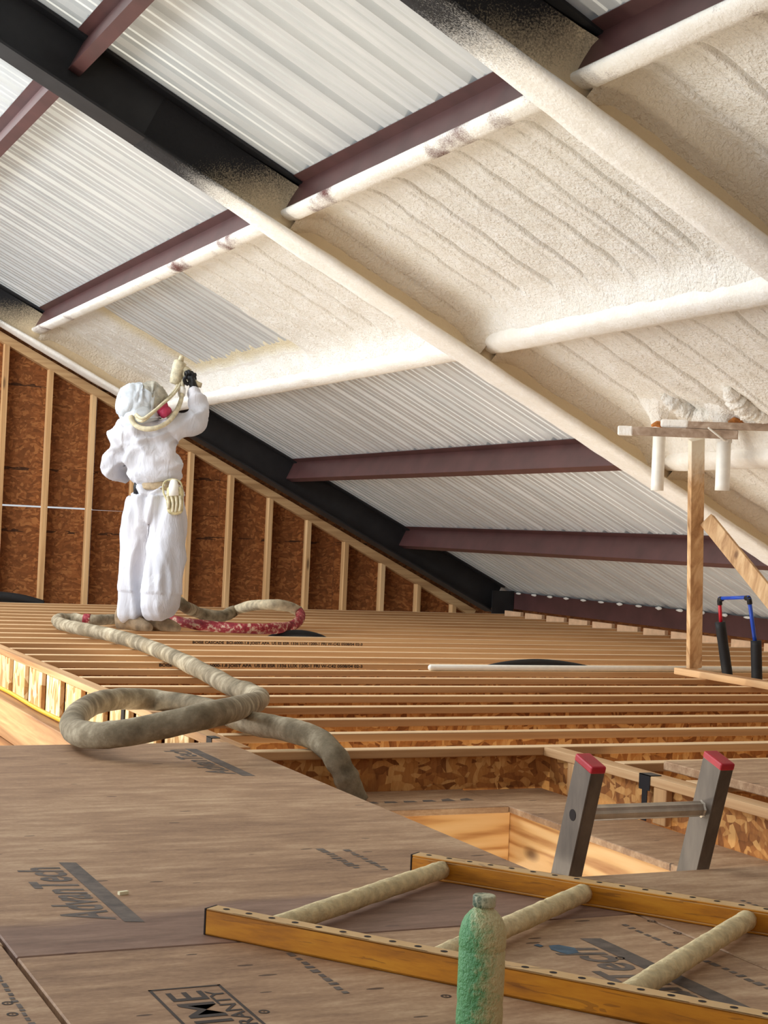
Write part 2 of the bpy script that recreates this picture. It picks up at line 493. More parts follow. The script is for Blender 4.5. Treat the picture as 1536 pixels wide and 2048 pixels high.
# ---- ceiling: ribbed roof sheets
ceil = empty('ceiling', (4, 8, 2), kind='structure')
HP = 3.63
RIB, RW = 0.3048, 0.9144
def rib_profile(y):
    """height above the pan at distance y along the sheet"""
    q = y % RIB
    d = abs(q - RIB / 2)
    if d < 0.018: return 0.032
    if d < 0.042: return 0.032 * (0.042 - d) / 0.024
    for c in (0.045, RIB - 0.045):
        dd = abs(q - c)
        if dd < 0.006: return 0.006
        if dd < 0.014: return 0.006 * (0.014 - dd) / 0.008
    return 0.0
key = [0]
for r in range(3):
    b = r * RIB
    for q in (0.031, 0.039, 0.051, 0.059, RIB / 2 - 0.042, RIB / 2 - 0.018, RIB / 2 + 0.018, RIB / 2 + 0.042, RIB - 0.059, RIB - 0.051, RIB - 0.039, RIB - 0.031, RIB):
        key.append(b + q)
U_TOP, U_EAVE = -2.6, 7.07
for s_ in range(17):
    yb = 14.42 - (s_ + 1) * RW
    mb = MB()
    nk = len(key) - 1
    mb.grid(lambda i, j: roof((U_TOP, U_EAVE)[i], yb + key[j], HP + rib_profile(key[j])), 1, nk)
    mb.grid(lambda i, j: roof((U_EAVE, U_TOP)[i], yb + key[j], HP + 0.004 + rib_profile(key[j])), 1, nk)
    mb.build('roof_panel', M['metal'], ceil)

# ---- floor: subfloor sheets
floor = empty('floor', (1, 3, 0), kind='structure')
DZ0, DZ1 = 0.001, 0.02
def sheet_f(x0, x1, y0, y1, mat, z0=DZ0, z1=DZ1):
    return bevel(MB().box(x0, x1, y0, y1, z0, z1).build('floor_panel', mat, floor), 0.0025)
sheet_f(0.556, 1.742, 2.553, 4.955, M['deck_stain'])
sheet_f(0.556, 1.739, 0.12, 2.548, M['deck'])
sheet_f(-0.66, 0.548, 0.2, 2.628, M['deck'])
sheet_f(-0.66, 0.551, 2.632, 4.955, M['deck'])
sheet_f(1.745, 2.93, 0.43, 2.868, M['deck'])
sheet_f(2.935, 4.15, 0.43, 2.868, M['deck'])
sheet_f(-1.88, -0.665, 0.2, 4.955, M['deck'])
for x0, x1, y0, y1 in ((0.50, 0.60, 0.2, 4.9), (0.61, 1.70, 2.51, 2.59), (1.70, 1.79, 0.45, 2.86), (-0.70, -0.62, 0.2, 4.9), (-0.6, 0.49, 2.59, 2.67)):
    MB().box(x0, x1, y0, y1, -0.25, 0.0).build('seam_light_block', M['lumber_y'], floor)  # unseen strips added under the sheet seams to stop light from below
# raised edge of the middle sheet beside the opening (second layer ledge lower down)
LZ = -0.145
led = empty('trim_1', (2.5, 4.6, LZ), kind='structure')
bevel(MB().box(1.70, 2.583, 4.535, 4.93, LZ - 0.022, LZ).build('ledge_board', M['deck'], led), 0.002)
bevel(MB().box(2.586, 2.895, 2.9, 4.86, LZ - 0.022, LZ - 0.001).build('ledge_board', M['deck'], led), 0.002)
bevel(MB().box(1.70, 2.60, 4.555, 4.593, LZ - 0.205, LZ - 0.0225).build('opening_board', M['grain_x'], led), 0.002)
bevel(MB().box(2.602, 2.64, 2.9, 4.592, LZ - 0.205, LZ - 0.0225).build('opening_board', M['grain_y'], led), 0.002)

# ------------------------------------------------------------------ floor joists
ORD = ['first', 'second', 'third', 'fourth', 'fifth', 'sixth', 'seventh', 'eighth', 'ninth', 'tenth', 'eleventh', 'twelfth', 'thirteenth',
       'fourteenth', 'fifteenth', 'sixteenth', 'seventeenth', 'eighteenth', 'nineteenth', 'twentieth', 'twenty-first', 'twenty-second',
       'twenty-third', 'twenty-fourth']
FLW, FLH, JD = 0.066, 0.029, 0.302
def joist(x0, x1, yf, label, name='floor_joist', group='floor joists', depth=JD, cat='joist'):
    e = empty(name, ((x0 + x1) / 2, yf + FLW / 2, -depth), label, cat, group)
    L = x1 - x0
    tf = MB().box(x0, x1, yf, yf + FLW, -FLH, 0)
    tf.m[1] = 1      # paler top face: light from above put into the wood colour
    bevel(tf.build('top_flange', [M['lvl'], M['lvl_lit_top']], e), 0.003)
    MB().box(x0, x1, yf + FLW / 2 - 0.005, yf + FLW / 2 + 0.005, -depth + FLH * 0.6, -FLH * 0.6).build('web', M['osb_web'], e)
    bevel(MB().box(x0, x1, yf, yf + FLW, -depth, -depth + FLH).build('bottom_flange', M['lvl'], e), 0.0015)
    return e
Y1 = 4.8495
NJ = 23
joists = []
for k in range(NJ):
    y = Y1 + PITCH * k
    xa = 1.83 if 0 < k < 11 else (0.6 if k >= 11 else 1.70)
    n_from_wall = NJ - 1 - k
    if k == 0: lab = 'pale I-joist directly behind the floor opening, its OSB web showing'
    elif k == 8: lab = 'floor joist with the long line of black print, below the standing sprayer'
    elif k == 12: lab = 'floor joist with black print just in front of the sprayer\'s boots'
    elif n_from_wall == 0: lab = 'floor joist hard against the OSB gable wall, farthest of the row'
    else: lab = '%s pale engineered floor joist counting from the OSB gable wall' % ORD[n_from_wall]
    joists.append(joist(xa, 7.76, y, lab))
joist(2.965, 7.76, Y1 - PITCH, 'short floor joist right of the header, just behind the aluminium ladder')
joist(2.965, 7.76, Y1 - 2 * PITCH, 'short floor joist carrying the loose plywood offcut beside the ladder')
joist(2.965, 7.76, Y1 - 3 * PITCH, 'nearest short floor joist to the right of the opening header')

# header along the opening
hd = empty('header_joist', (2.925, 3.9, -JD), 'I-joist header with OSB web running along the ladder opening', 'joist')
bevel(MB().box(2.893, 2.96, 2.88, Y1 - 0.002, -FLH, 0.0005).build('top_flange', M['lvl_y'], hd), 0.0015)
MB().box(2.921, 2.931, 2.88, Y1 - 0.002, -JD + 0.017, -0.017).build('web', M['osb_web_y'], hd)
bevel(MB().box(2.897, 2.955, 2.88, Y1 - 0.002, -JD, -JD + FLH).build('bottom_flange', M['lvl_y'], hd), 0.0015)
for yb in (4.62, 4.10, 3.42):
    bevel(MB().box(2.896, 2.9208, yb, yb + 0.07, LZ + 0.001, -FLH - 0.001).build('web_stiffener', M['stud'], hd), 0.002)
# black strap hanger over the header flange
hg = empty('joist_hanger', (2.9, 4.2, 0), 'black steel strap hanger hooked over the opening header', 'bracket')
hgm = MB().box(2.8905, 2.8929, 4.185, 4.245, -0.046, 0.0032).box(2.8905, 2.935, 4.185, 4.245, 0.0008, 0.0032)
hgm.build('strap_hook', M['hanger'], hg)
MB().box(2.8905, 2.8929, 4.198, 4.226, -0.143, -0.046).build('strap_leg', M['hanger'], hg)

# stair-opening rim: I-joist along Y with pale blocking and dark slots
RX = 1.765
rim = empty('rim_joist', (RX, 7, -JD), 'rim joist with bright pale blocking and dark slots along the stairwell at left', 'joist')
bevel(MB().box(RX, RX + 0.062, 4.96, 9.32, -FLH, 0.001).build('top_flange', M['lvl_y'], rim), 0.0015)
MB().box(RX + 0.046, RX + 0.056, 4.96, 9.32, -JD + 0.02, -FLH).build('web', M['osb_web_y'], rim)
yk = 5.05
i = 0
while yk < 9.2:
    bevel(MB().box(RX + 0.004, RX + 0.026, yk, yk + 0.29, -JD + 0.01, -FLH - 0.001).build('blocking', M['osb_pale'], rim), 0.002)
    if i % 2 == 1:
        MB().box(RX + 0.03, RX + 0.045, yk + 0.31, yk + 0.37, -JD + 0.02, -FLH - 0.012).build('slot_block', M['osb_web_y'], rim)
    yk += PITCH * 0.985; i += 1
bevel(MB().box(RX - 0.004, RX + 0.062, 4.96, 9.32, -JD - 0.03, -JD + 0.008).build('bottom_flange', M['lvl_y'], rim), 0.002)
hg2 = empty('joist_hanger', (RX, 5.6, 0), 'black strap hanger on the stairwell rim near the hose loop', 'bracket')
MB().box(RX - 0.0022, RX - 0.0003, 6.30, 6.345, -0.15, 0.003).build('strap_leg', M['hanger'], hg2)
MB().box(RX - 0.0022, RX + 0.03, 6.30, 6.345, 0.0013, 0.0033).build('strap_hook', M['hanger'], hg2)
hg3 = empty('joist_hanger', (RX, 5.13, 0), 'black strap hanger on the stairwell rim at the deck corner', 'bracket')
MB().box(RX - 0.0022, RX - 0.0003, 5.18, 5.235, -0.15, 0.003).build('strap_leg', M['hanger'], hg3)
MB().box(RX - 0.0022, RX + 0.03, 5.18, 5.235, 0.0013, 0.0033).build('strap_hook', M['hanger'], hg3)

bm_ = empty('stairwell_beam', (1.32, 7, -0.3), 'doubled lumber beam along the near side of the stairwell at left', 'beam')
bevel(MB().box(1.285, 1.322, 4.965, 9.6, -0.148, 0).build('ply', M['lumber_y'], bm_), 0.002)
bevel(MB().box(1.324, 1.361, 4.965, 9.6, -0.152, -0.004).build('ply', M['lumber_y'], bm_), 0.002)
bevel(MB().box(1.24, 1.37, 4.965, 9.6, -0.19, -0.153).build('bottom_plate', M['lumber_y'], bm_), 0.002)

# blocking pieces in the eave ends of the joists
for k in range(6, NJ - 1):
    y = Y1 + PITCH * k
    tag(bevel(MB().box(7.70, 7.735, y + 0.075, y + PITCH - 0.012, -0.10, 0.038).build('eave_block', M['pale_wood']), 0.002),
        '%s pale blocking piece under the eave strut, counted from the gable wall' % ORD[NJ - 2 - k], 'block', 'blocking pieces under the eave strut')

# ------------------------------------------------------------------ steel frame
def rafter(yc, name_label, coat=None):
    e = empty('steel_rafter', roof(3.5, yc, 3.34), name_label, 'beam', 'tapered steel rafters')
    MB().rbox(-2.6, 6.86, yc - 0.006, yc + 0.006, 3.351, 3.613).build('web', M['black_steel'], e)
    MB().rbox(-2.6, 6.86, yc - 0.1, yc + 0.1, 3.338, 3.3505).build('bottom_flange', M['black_steel'], e)
    MB().rbox(-2.6, 6.86, yc - 0.085, yc + 0.085, 3.6135, 3.6265).build('top_flange', M['black_steel'], e)
    if coat:
        ua, ub = coat
        prof0 = [(-0.0065, 3.612), (-0.0065, 3.58), (-0.0065, 3.52), (-0.0065, 3.46), (-0.0065, 3.40), (-0.008, 3.37), (-0.03, 3.3515), (-0.07, 3.3515), (-0.1, 3.3512), (-0.1008, 3.345), (-0.1, 3.3375), (-0.05, 3.3375), (0, 3.3375), (0.05, 3.3375), (0.1, 3.3375), (0.1008, 3.345), (0.1, 3.351)]
        off = [(-0.085, -0.022), (-0.055, -0.012), (-0.034, -0.002), (-0.026, 0), (-0.028, 0), (-0.036, 0.004), (-0.034, 0.016), (-0.026, 0.014), (-0.012, 0.01), (-0.016, 0), (-0.01, -0.009), (0, -0.012), (0, -0.013), (0, -0.012), (0.01, -0.009), (0.016, 0), (0.01, 0.008)]
        nu = int((ub - ua) / 0.03)
        def fn(i, j):
            u = ua + (ub - ua) * i / nu
            k = sm(1.1, 1.85, u)
            if ub < 4: k *= 1 - sm(ub - 0.25, ub, u)
            k = 0.04 + 0.96 * k
            dy, h = prof0[j]; oy, oh = off[j]
            w = 1 + 0.35 * nz(u * 4, j * 0.6, yc) + 0.2 * nz(u * 13, j * 1.1, yc)
            return roof(u, yc + dy + oy * k * w, h + oh * k * w)
        mb = MB().grid(fn, nu, len(prof0) - 1)
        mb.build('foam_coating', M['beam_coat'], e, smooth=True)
    return e
R1, R2, R3 = 13.97, 7.83, 4.91
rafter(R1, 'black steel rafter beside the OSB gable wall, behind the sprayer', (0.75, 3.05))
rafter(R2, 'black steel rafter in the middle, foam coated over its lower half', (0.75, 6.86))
rafter(R3, 'black steel rafter at upper right, nearest, coated with foam', (0.75, 6.86))
# clip plates at the rafter under the first foam row are part of each purlin

HB, HT = 3.452, 3.6285
PU = [0.27, 1.576, 2.947, 4.30, 5.647]
def purlin(u, ya, yb, label, coat=None):
    e = empty('roof_purlin', roof(u, (ya + yb) / 2, HB), label, 'purlin', 'red steel roof purlins')
    mb = MB().rbox(u, u + 0.004, ya, yb, HB, HT)
    mb.rbox(u + 0.0005, u + 0.066, ya, yb, HB - 0.0035, HB)
    mb.rbox(u + 0.062, u + 0.066, ya, yb, HB, HB + 0.02)
    mb.rbox(u - 0.06, u + 0.004, ya, yb, HT - 0.0035, HT - 0.0005)
    mb.build('steel_channel', M['red_primer'], e)
    n_ = max(8, int((yb - ya) / 0.03))
    if coat == 'strip':
        pr = [(0.001, 0.012), (-0.012, 0.008), (-0.017, -0.006), (-0.008, -0.02), (0.02, -0.024), (0.05, -0.022), (0.075, -0.014), (0.082, 0.004), (0.10, 0.03), (0.1, 0.12), (0.12, 0.15)]
        def fn(i, j):
            y = ya + (yb - ya) * i / n_
            w = 1 + 0.5 * nz(y * 5, j * 0.4, u) + 0.25 * nz(y * 17, j, u)
            du, dh = pr[j]
            return roof(u + du + (0.004 * (w - 1)), y, HB + dh + 0.008 * (w - 1) - 0.004)
        MB().grid(fn, n_, len(pr) - 1).build('foam_strip', M['flange_coat'], e, smooth=True)
    elif coat == 'full':
        pr = [(-0.17, 0.135), (-0.115, 0.125), (-0.08, 0.105), (-0.062, 0.075), (-0.052, 0.04), (-0.046, 0.012), (-0.036, -0.008), (-0.018, -0.02), (0.02, -0.025), (0.055, -0.023), (0.08, -0.012), (0.09, 0.01), (0.105, 0.06), (0.13, 0.11), (0.18, 0.135)]
        def fn(i, j):
            y = ya + (yb - ya) * i / n_
            w = nz(y * 5, j * 0.4, u) + 0.4 * nz(y * 19, j, u)
            du, dh = pr[j]
            if j < 7: du = min(-0.012, du + 0.010 * w)
            return roof(u + du, y, HB + dh + (0.004 * w if j > 5 else 0))
        MB().grid(fn, n_, len(pr) - 1).build('foam_coating', M['foam_smooth'], e, smooth=True)
    return e
BAYS = [('far bay beside the gable wall', R2 + 0.008, R1 - 0.008), ('middle bay', R3 + 0.008, R2 - 0.008), ('near bay', 0.3, R3 - 0.008)]
ROW = ['top', 'second', 'third', 'fourth', 'lowest']
for bi, (bn, ya, yb) in enumerate(BAYS):
    for pi, u in enumerate(PU):
        if bi == 2 and pi > 2: continue
        coat = None
        if pi == 1: coat = 'strip'
        elif pi == 2: coat = 'full'
        elif pi > 2 and bi > 0: coat = 'full'
        st = {None: 'bare dark red', 'strip': 'dark red foam-edged', 'full': 'foam-covered'}[coat]
        purlin(u, ya, yb, '%s roof purlin, %s row down, in the %s' % (st, ROW[pi], bn), coat)
# eave strut
es = empty('eave_strut', (7.86, 9, 0.1), 'dark red steel eave strut at the foot of the roof, daylight gaps above', 'beam')
mb = MB().box(7.85, 7.854, 2.0, R1 + 0.08, 0.05, 0.215).box(7.854, 7.93, 2.0, R1 + 0.08, 0.05, 0.054).box(7.854, 7.93, 2.0, R1 + 0.08, 0.19, 0.194)
mb.build('steel_channel', M['red_primer'], es)
for k in range(30):
    y = R1 - 0.2 - k * RIB
    if y < 5: break
    c = Vector((7.843, y, 0.210))
    mb = MB()
    pts = [c + Vector((0, dx, 0)) for dx in (-0.05, -0.03, 0, 0.025, 0.045)]
    mb.tube(pts, [0.004, 0.008 + 0.008 * random.random(), 0.010 + 0.008 * random.random(), 0.009, 0.004], 8)
    mb.build('closure_foam', M['foam_smooth'], es, smooth=True)
col_ = empty('steel_column', (7.86, R1, -0.3), 'black steel column foot where the far rafter meets the floor', 'column')
MB().box(7.60, 7.845, R1 - 0.11, R1 - 0.098, -0.3, 0.23).build('flange', M['black_steel'], col_)
MB().box(7.835, 7.848, R1 - 0.098, R1 + 0.1, -0.3, 0.20).build('stiffener', M['black_steel'], col_)

# ------------------------------------------------------------------ foam between purlins
def foam_cell(u0, u1, ya, yb, fill=None, seed=0.0, lo=True, hi=True):
    """underside of sprayed foam between two purlins and two rafters, with rib creases"""
    nu = max(20, int((u1 - u0) / 0.026)); ny = max(20, int((yb - ya) / 0.0065))
    L = u1 - u0
    thin = []; tan_ = []
    crease = [(ya - (ya % RIB) + RIB * k + o + random.uniform(-0.02, 0.02), a * random.uniform(0.6, 1.3), 0) for k in range(-1, int((yb - ya) / RIB) + 2) for o, a in ((0.12, 1.0), (0.225, 0.3))]
    def fn(i, j):
        s = L * i / nu; y = ya + (yb - ya) * j / ny
        u = u0 + s
        tt = 0.058 + 0.010 * nz(s * 3 + seed, y * 3, 1) + 0.008 * nz(s * 9, y * 9, seed)
        for q, a, o in crease:
            wq = q + 0.012 * nz(s * 3.1, q * 5, seed)
            d = y - wq
            if abs(d) < 0.09:
                fade = sm(0.0, 0.15, s) * (1 - sm(L - 0.26, L - 0.16, s))
                tt -= a * fade * (0.024 * math.exp(-(d / 0.0065) ** 2))
                tt += a * fade * 0.010 * math.exp(-((d - 0.03) / 0.022) ** 2)
                tt += a * 0.012 * math.exp(-((s - L + 0.17) / 0.04) ** 2) * math.exp(-(d / 0.03) ** 2)
        if lo: tt += 0.075 * math.exp(-((L - s) / 0.085) ** 2) + 0.03 * math.exp(-((L - s) / 0.16) ** 2)
        if hi: tt += 0.07 * math.exp(-(s / 0.08) ** 2)
        tt += 0.14 * math.exp(-((y - ya) / 0.07) ** 2) + 0.14 * math.exp(-((yb - y) / 0.07) ** 2)
        th = 0.0
        if fill:
            k = fill(s, y, L)
            tt = tt * sm(0.0, 1.0, k) - 0.004 * (k <= 0.02) - 0.03 * (k <= 0.0)
            th = 1 - sm(0.1, 0.6, k)
        thin.append(th)
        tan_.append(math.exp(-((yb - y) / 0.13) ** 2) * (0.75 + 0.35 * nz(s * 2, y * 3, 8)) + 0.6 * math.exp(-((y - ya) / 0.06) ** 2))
        return roof(u, y, HP - tt)
    mb = MB().grid(fn, nu, ny)
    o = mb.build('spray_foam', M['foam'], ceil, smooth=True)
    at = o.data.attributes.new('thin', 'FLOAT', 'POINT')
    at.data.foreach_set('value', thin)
    at = o.data.attributes.new('web_shade', 'FLOAT', 'POINT')
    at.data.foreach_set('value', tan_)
    return o
g0 = 0.07
for pi in (1, 2, 3):
    foam_cell(PU[pi] + g0, PU[pi + 1] - 0.015, R3 + 0.01, R2 - 0.01, seed=pi * 3.3)
foam_cell(PU[4] + g0, 6.85, R3 + 0.01, R2 - 0.01, seed=17.1, lo=False)
for pi in (1, 2):
    foam_cell(PU[pi] + g0, (PU + [7])[pi + 1] - 0.015, 0.3, R3 - 0.01, seed=pi * 5.7 + 20)
def fill_far(s, y, L):
    w = 0.05 * nz(s * 4, y * 4, 3)
    a = sm(0, 0.30, (10.28 + w + 0.1 - y) + 0.12) if y < 11 else 0
    b = sm(0, 0.5, (y - 12.55 + w))
    c = sm(0, 0.26, s - (L - 0.27) + w * 0.8)
    d = 0.0
    return max(a, b, c, d)
foam_cell(PU[1] + g0, PU[2] - 0.015, R2 + 0.01, R1 - 0.01, fill=fill_far, seed=40.2)

# ------------------------------------------------------------------ printed marks on the subfloor
TZ = DZ1 + 0.0006
def text_mesh(body, width, origin, xd, yd, mat, name, parent, bold=0.0, shear=0.0, height=None):
    cu = bpy.data.curves.new('print', 'FONT'); cu.body = body; cu.offset = bold; cu.shear = shear; cu.resolution_u = 3
    tmp = bpy.data.objects.new('print', cu); COL.objects.link(tmp)
    dg = bpy.context.evaluated_depsgraph_get()
    me = bpy.data.meshes.new_from_object(tmp.evaluated_get(dg))
    bpy.data.objects.remove(tmp); bpy.data.curves.remove(cu)
    xs = [v.co.x for v in me.vertices]; ys = [v.co.y for v in me.vertices]
    sx = width / (max(xs) - min(xs)); sy = sx if height is None else height / (max(ys) - min(ys))
    x0, y0 = min(xs), min(ys)
    xd, yd, origin = Vector(xd), Vector(yd), Vector(origin)
    for v in me.vertices:
        v.co = origin + xd * ((v.co.x - x0) * sx) + yd * ((v.co.y - y0) * sy)
    me.materials.clear(); me.materials.append(mat); me.name = name
    o = bpy.data.objects.new(name, me); COL.objects.link(o)
    o.parent = parent
    o.matrix_parent_inverse = Matrix.Translation(-Vector(parent.location))
    return o
def flat(pts, mat, name, parent, z=TZ):
    return MB().add([(x, y, z) for x, y in pts], [tuple(range(len(pts)))]).build(name, mat, parent)
YP, XM = (0, 1, 0), (-1, 0, 0)
def brand(bar, tx0, tx1, ty0, ty1, mat):
    (bx0, bx1, by0, by1) = bar
    flat([(bx0, by0), (bx1, by0 - 0.01), (bx1, by1), (bx0, by1 + 0.01)], mat, 'printed_bar', floor)
    text_mesh('AdvanTech', ty1 - ty0, (tx1, ty0, TZ), YP, XM, mat, 'printed_mark', floor, bold=0.022, shear=0.25, height=tx1 - tx0)
brand((0.783, 0.817, 2.73, 3.23), 0.685, 0.775, 2.75, 3.20, M['ink'])
brand((1.552, 1.588, 4.27, 4.81), 1.47, 1.545, 4.30, 4.80, M['ink'])
brand((1.532, 1.570, 1.82, 2.405), 1.435, 1.524, 1.86, 2.36, M['ink'])
flat([(1.44, 2.36), (1.452, 2.325), (1.478, 2.33), (1.487, 2.36), (1.47, 2.385), (1.45, 2.385)], M['ink_blue'], 'blue_smudge', floor, TZ + 0.0003)
flat([(1.425, 2.395), (1.43, 2.38), (1.44, 2.385), (1.437, 2.40)], M['ink_blue'], 'blue_smudge', floor, TZ + 0.0003)
text_mesh('LIFETIME', 0.40, (0.783, 1.895, TZ), YP, XM, M['ink_dark'], 'printed_lettering', floor, bold=0.008, height=0.057)
text_mesh('WARRANTY', 0.30, (0.812, 1.99, TZ), YP, XM, M['ink_dark'], 'printed_lettering', floor, bold=0.012, height=0.026)
bx0, bx1, by0, by1, bw = 0.706, 0.821, 1.86, 2.318, 0.005
mbx = MB()
for a, b, c, d in ((bx0, bx1, by1 - bw, by1), (bx0, bx1, by0, by0 + bw), (bx0, bx0 + bw, by0, by1), (bx1 - bw, bx1, by0, by1)):
    mbx.add([(a, c, TZ), (b, c, TZ), (b, d, TZ), (a, d, TZ)], [(0, 1, 2, 3)])
mbx.build('printed_frame', M['ink_dark'], floor)
def dashes(x0, y0, y1, wdt, n_, seed, mat=None):
    rr = random.Random(seed); mb = MB(); y = y0
    while y < y1:
        l = rr.uniform(0.008, 0.022); a = rr.uniform(0, 0.3) * wdt; b = wdt * rr.uniform(0.7, 1)
        mb.add([(x0 + a, y, TZ), (x0 + b, y, TZ), (x0 + b, y + l, TZ), (x0 + a, y + l, TZ)], [(0, 1, 2, 3)])
        y += l + rr.uniform(0.004, 0.012)
    mb.build('faded_print', mat or M['ink'], floor)
dashes(0.985, 2.22, 2.46, 0.016, 10, 3)
dashes(1.66, 1.95, 2.48, 0.018, 10, 5)
dashes(1.36, 3.05, 3.26, 0.03, 10, 8)
dashes(1.42, 3.02, 3.22, 0.02, 10, 9)
dashes(0.50, 2.2, 2.44, 0.012, 10, 11)
dashes(2.02, 2.2, 2.6, 0.014, 10, 12)
def ring(px, py, r=0.0085):
    c = on_z(px, py, TZ); mb = MB(); n_ = 18
    vs = [(c.x + math.cos(6.2832 * k / n_) * rr_, c.y + math.sin(6.2832 * k / n_) * rr_, TZ) for rr_ in (r, r * 0.62) for k in range(n_)]
    vs2 = [(c.x + math.cos(6.2832 * k / 8) * r * 0.2, c.y + math.sin(6.2832 * k / 8) * r * 0.2, TZ) for k in range(8)]
    mb.add(vs, [(k, (k + 1) % n_, n_ + (k + 1) % n_, n_ + k) for k in range(n_)]).add(vs2, [tuple(range(8))])
    mb.build('nail_mark', M['ink_dark'], floor)
for q in ((528, 2023), (892, 1992), (1303, 1842), (1355, 1866), (1240, 1916), (25, 2028), (15, 2006)):
    ring(*q)
# plain print on the front flanges of two joists
def joist_print(body, k, px0, px1, py):
    y = Y1 + PITCH * k - 0.0006
    a, b = on_y(px0, py, y), on_y(px1, py, y)
    text_mesh(body, b.x - a.x, (a.x, y, -0.0265), (1, 0, 0), (0, 0, 1), M['ink_black'], 'printed_lettering', joists[k], bold=0.035, height=0.0225)
joist_print('BOISE CASCADE  BCI-6000-1.8 JOIST APA  US ES ESR 1336 LUX 1200-1 FRI W-C42 0508/04 02-3', 8, 318, 725, 1334)
joist_print('BOISE CASCADE  BCI-6000-1.8 JOIST APA  US ES ESR 1336 LUX 1200-1 FRI W-C42 0508/04 02-3', 12, 385, 725, 1288)
# faded print on the back ledge
mb = MB(); rr = random.Random(4)
for k in range(8):
    x = 1.98 + k * 0.07; 
    mb.add([(x, 4.66, LZ + 0.0006), (x + 0.05, 4.66, LZ + 0.0006), (x + 0.045, 4.68 + 0.03 * rr.random(), LZ + 0.0006), (x + 0.01, 4.69, LZ + 0.0006)], [(0, 1, 2, 3)])
mb.build('faded_print', M['ink'], led)

# ------------------------------------------------------------------ yellow ladder lying on the deck
t = NT('amber_fibreglass', 0.42, 0.0, 0.5)
n1 = t.noise(t.map((5, 5, 30)), 1.0, 5, 0.65)
c = t.ramp(n1, [(0.3, (150, 90, 8)), (0.5, (192, 122, 12)), (0.7, (210, 144, 28))])
nm = t.n('ShaderNodeNewGeometry')
up_ = t.math('MAXIMUM', t.sep(nm.outputs['Normal'])[2], 0.0)
ds = t.noise(t.map((40, 40, 40)), 1.0, 3, 0.6)
c = t.mix(t.math('MULTIPLY', up_, t.math('ADD', 0.55, t.math('MULTIPLY', ds, 0.4))), c, (206, 172, 118))
scr = t.math('LESS_THAN', t.noise(t.map((6, 6, 90)), 1.0, 3, 0.5, 1.5), 0.36)
c = t.mix(t.math('MULTIPLY', scr, 0.4), c, (90, 48, 8))
t.color(c); t.bump(n1, 0.15, 0.003)
M['amber'] = t.mat
M['dust_foam'] = plain('foam_dusted_rung', (222, 202, 156), 0.9, var=0.12, scale=45, bump=0.9)
M['hole'] = plain('dark_rivet_hole', (28, 12, 6), 0.8)
RZ = 0.066
nA, nB = on_z(412, 1817, RZ), on_z(1536, 2030, RZ)
fA, fB = on_z(824, 1709, RZ), on_z(1536, 1826, RZ)
dl = ((nB - nA).normalized() + (fB - fA).normalized()).normalized()
ql = Vector((-dl.y, dl.x, 0)).normalized()
if ql.dot(fA - nA) < 0: ql = -ql
yl = empty('yellow_ladder', ((nA + fA) / 2).xy.to_3d() + Vector((0, 0, DZ1)), 'amber fibreglass ladder section lying on the subfloor behind the green bottle', 'ladder')
RL, RWD = 1.85, 0.034
def rail(a, inward):
    zt, zb = RZ, DZ1 + 0.0006
    p = lambda s_, q_, z_: Vector((a.x, a.y, 0)) + dl * s_ + ql * q_ + Vector((0, 0, z_))
    w = RWD
    mb = MB(); th = 0.005
    def bar(q0, q1, z0, z1):
        mb.hexa([p(0, q0, z0), p(RL, q0, z0), p(RL, q1, z0), p(0, q1, z0), p(0, q0, z1), p(RL, q0, z1), p(RL, q1, z1), p(0, q1, z1)])
    if inward > 0: bar(0, th, zb, zt)
    else: bar(w - th, w, zb, zt)
    bar(0, w, zt - th, zt); bar(0, w, zb, zb + th)
    if inward < 0: bar(0, th * 0.8, zb + th, zt - th)
    r = bevel(mb.build('rail', M['amber'], yl), 0.0015)
    k = 0
    hole0 = None
    while 0.03 + 0.0475 * k < RL:
        c0 = p(0.03 + 0.0475 * k, w * 0.55, RZ + 0.0004)
        if hole0 is None:
            hole0 = MB().add([dl * (math.cos(6.2832 * i / 10) * 0.0064) + ql * (math.sin(6.2832 * i / 10) * 0.0056) for i in range(10)], [tuple(range(10))]).build('rivet_hole', M['hole'])
            ho = hole0
        else:
            ho = hole0.copy(); COL.objects.link(ho)
        ho.parent = r
        ho.location = c0
        k += 1
    cp = MB().hexa([p(-0.003, 0, zb), p(0.0, 0, zb), p(0.0, w, zb), p(-0.003, w, zb), p(-0.003, 0, zt), p(0.0, 0, zt), p(0.0, w, zt), p(-0.003, w, zt)]).build('end_cap', M['hole'], yl)
rail(nA, 1)
rail(fA, -1)
for i, (a, b) in enumerate((((556, 1838), (906, 1741)), ((872, 1898), (1188, 1790)), ((1218, 1988), (1508, 1848)), ((1640, 2110), (1850, 1915)))):
    A = on_z(*a, 0.046); B = on_z(*b, 0.046)
    # keep the rung square between the rails
    mid = (A + B) / 2
    sA = (mid - nA).dot(dl)
    A = Vector((nA.x, nA.y, 0.0445)) + dl * sA + ql * 0.003
    B = Vector((fA.x, fA.y, 0.0445)) + dl * ((mid - fA).dot(dl)) + ql * 0.004
    pts = [A + (B - A) * (k / 40) for k in range(41)]
    o = MB().tube(pts, 0.0185, 16, ring=lambda i_, k_, th: 1 + 0.10 * nz(i_ * 0.7, k_ * 0.9, i * 7) + 0.05 * nz(i_ * 1.9, k_ * 1.7, i)).build('rung', M['dust_foam'], yl, smooth=True)

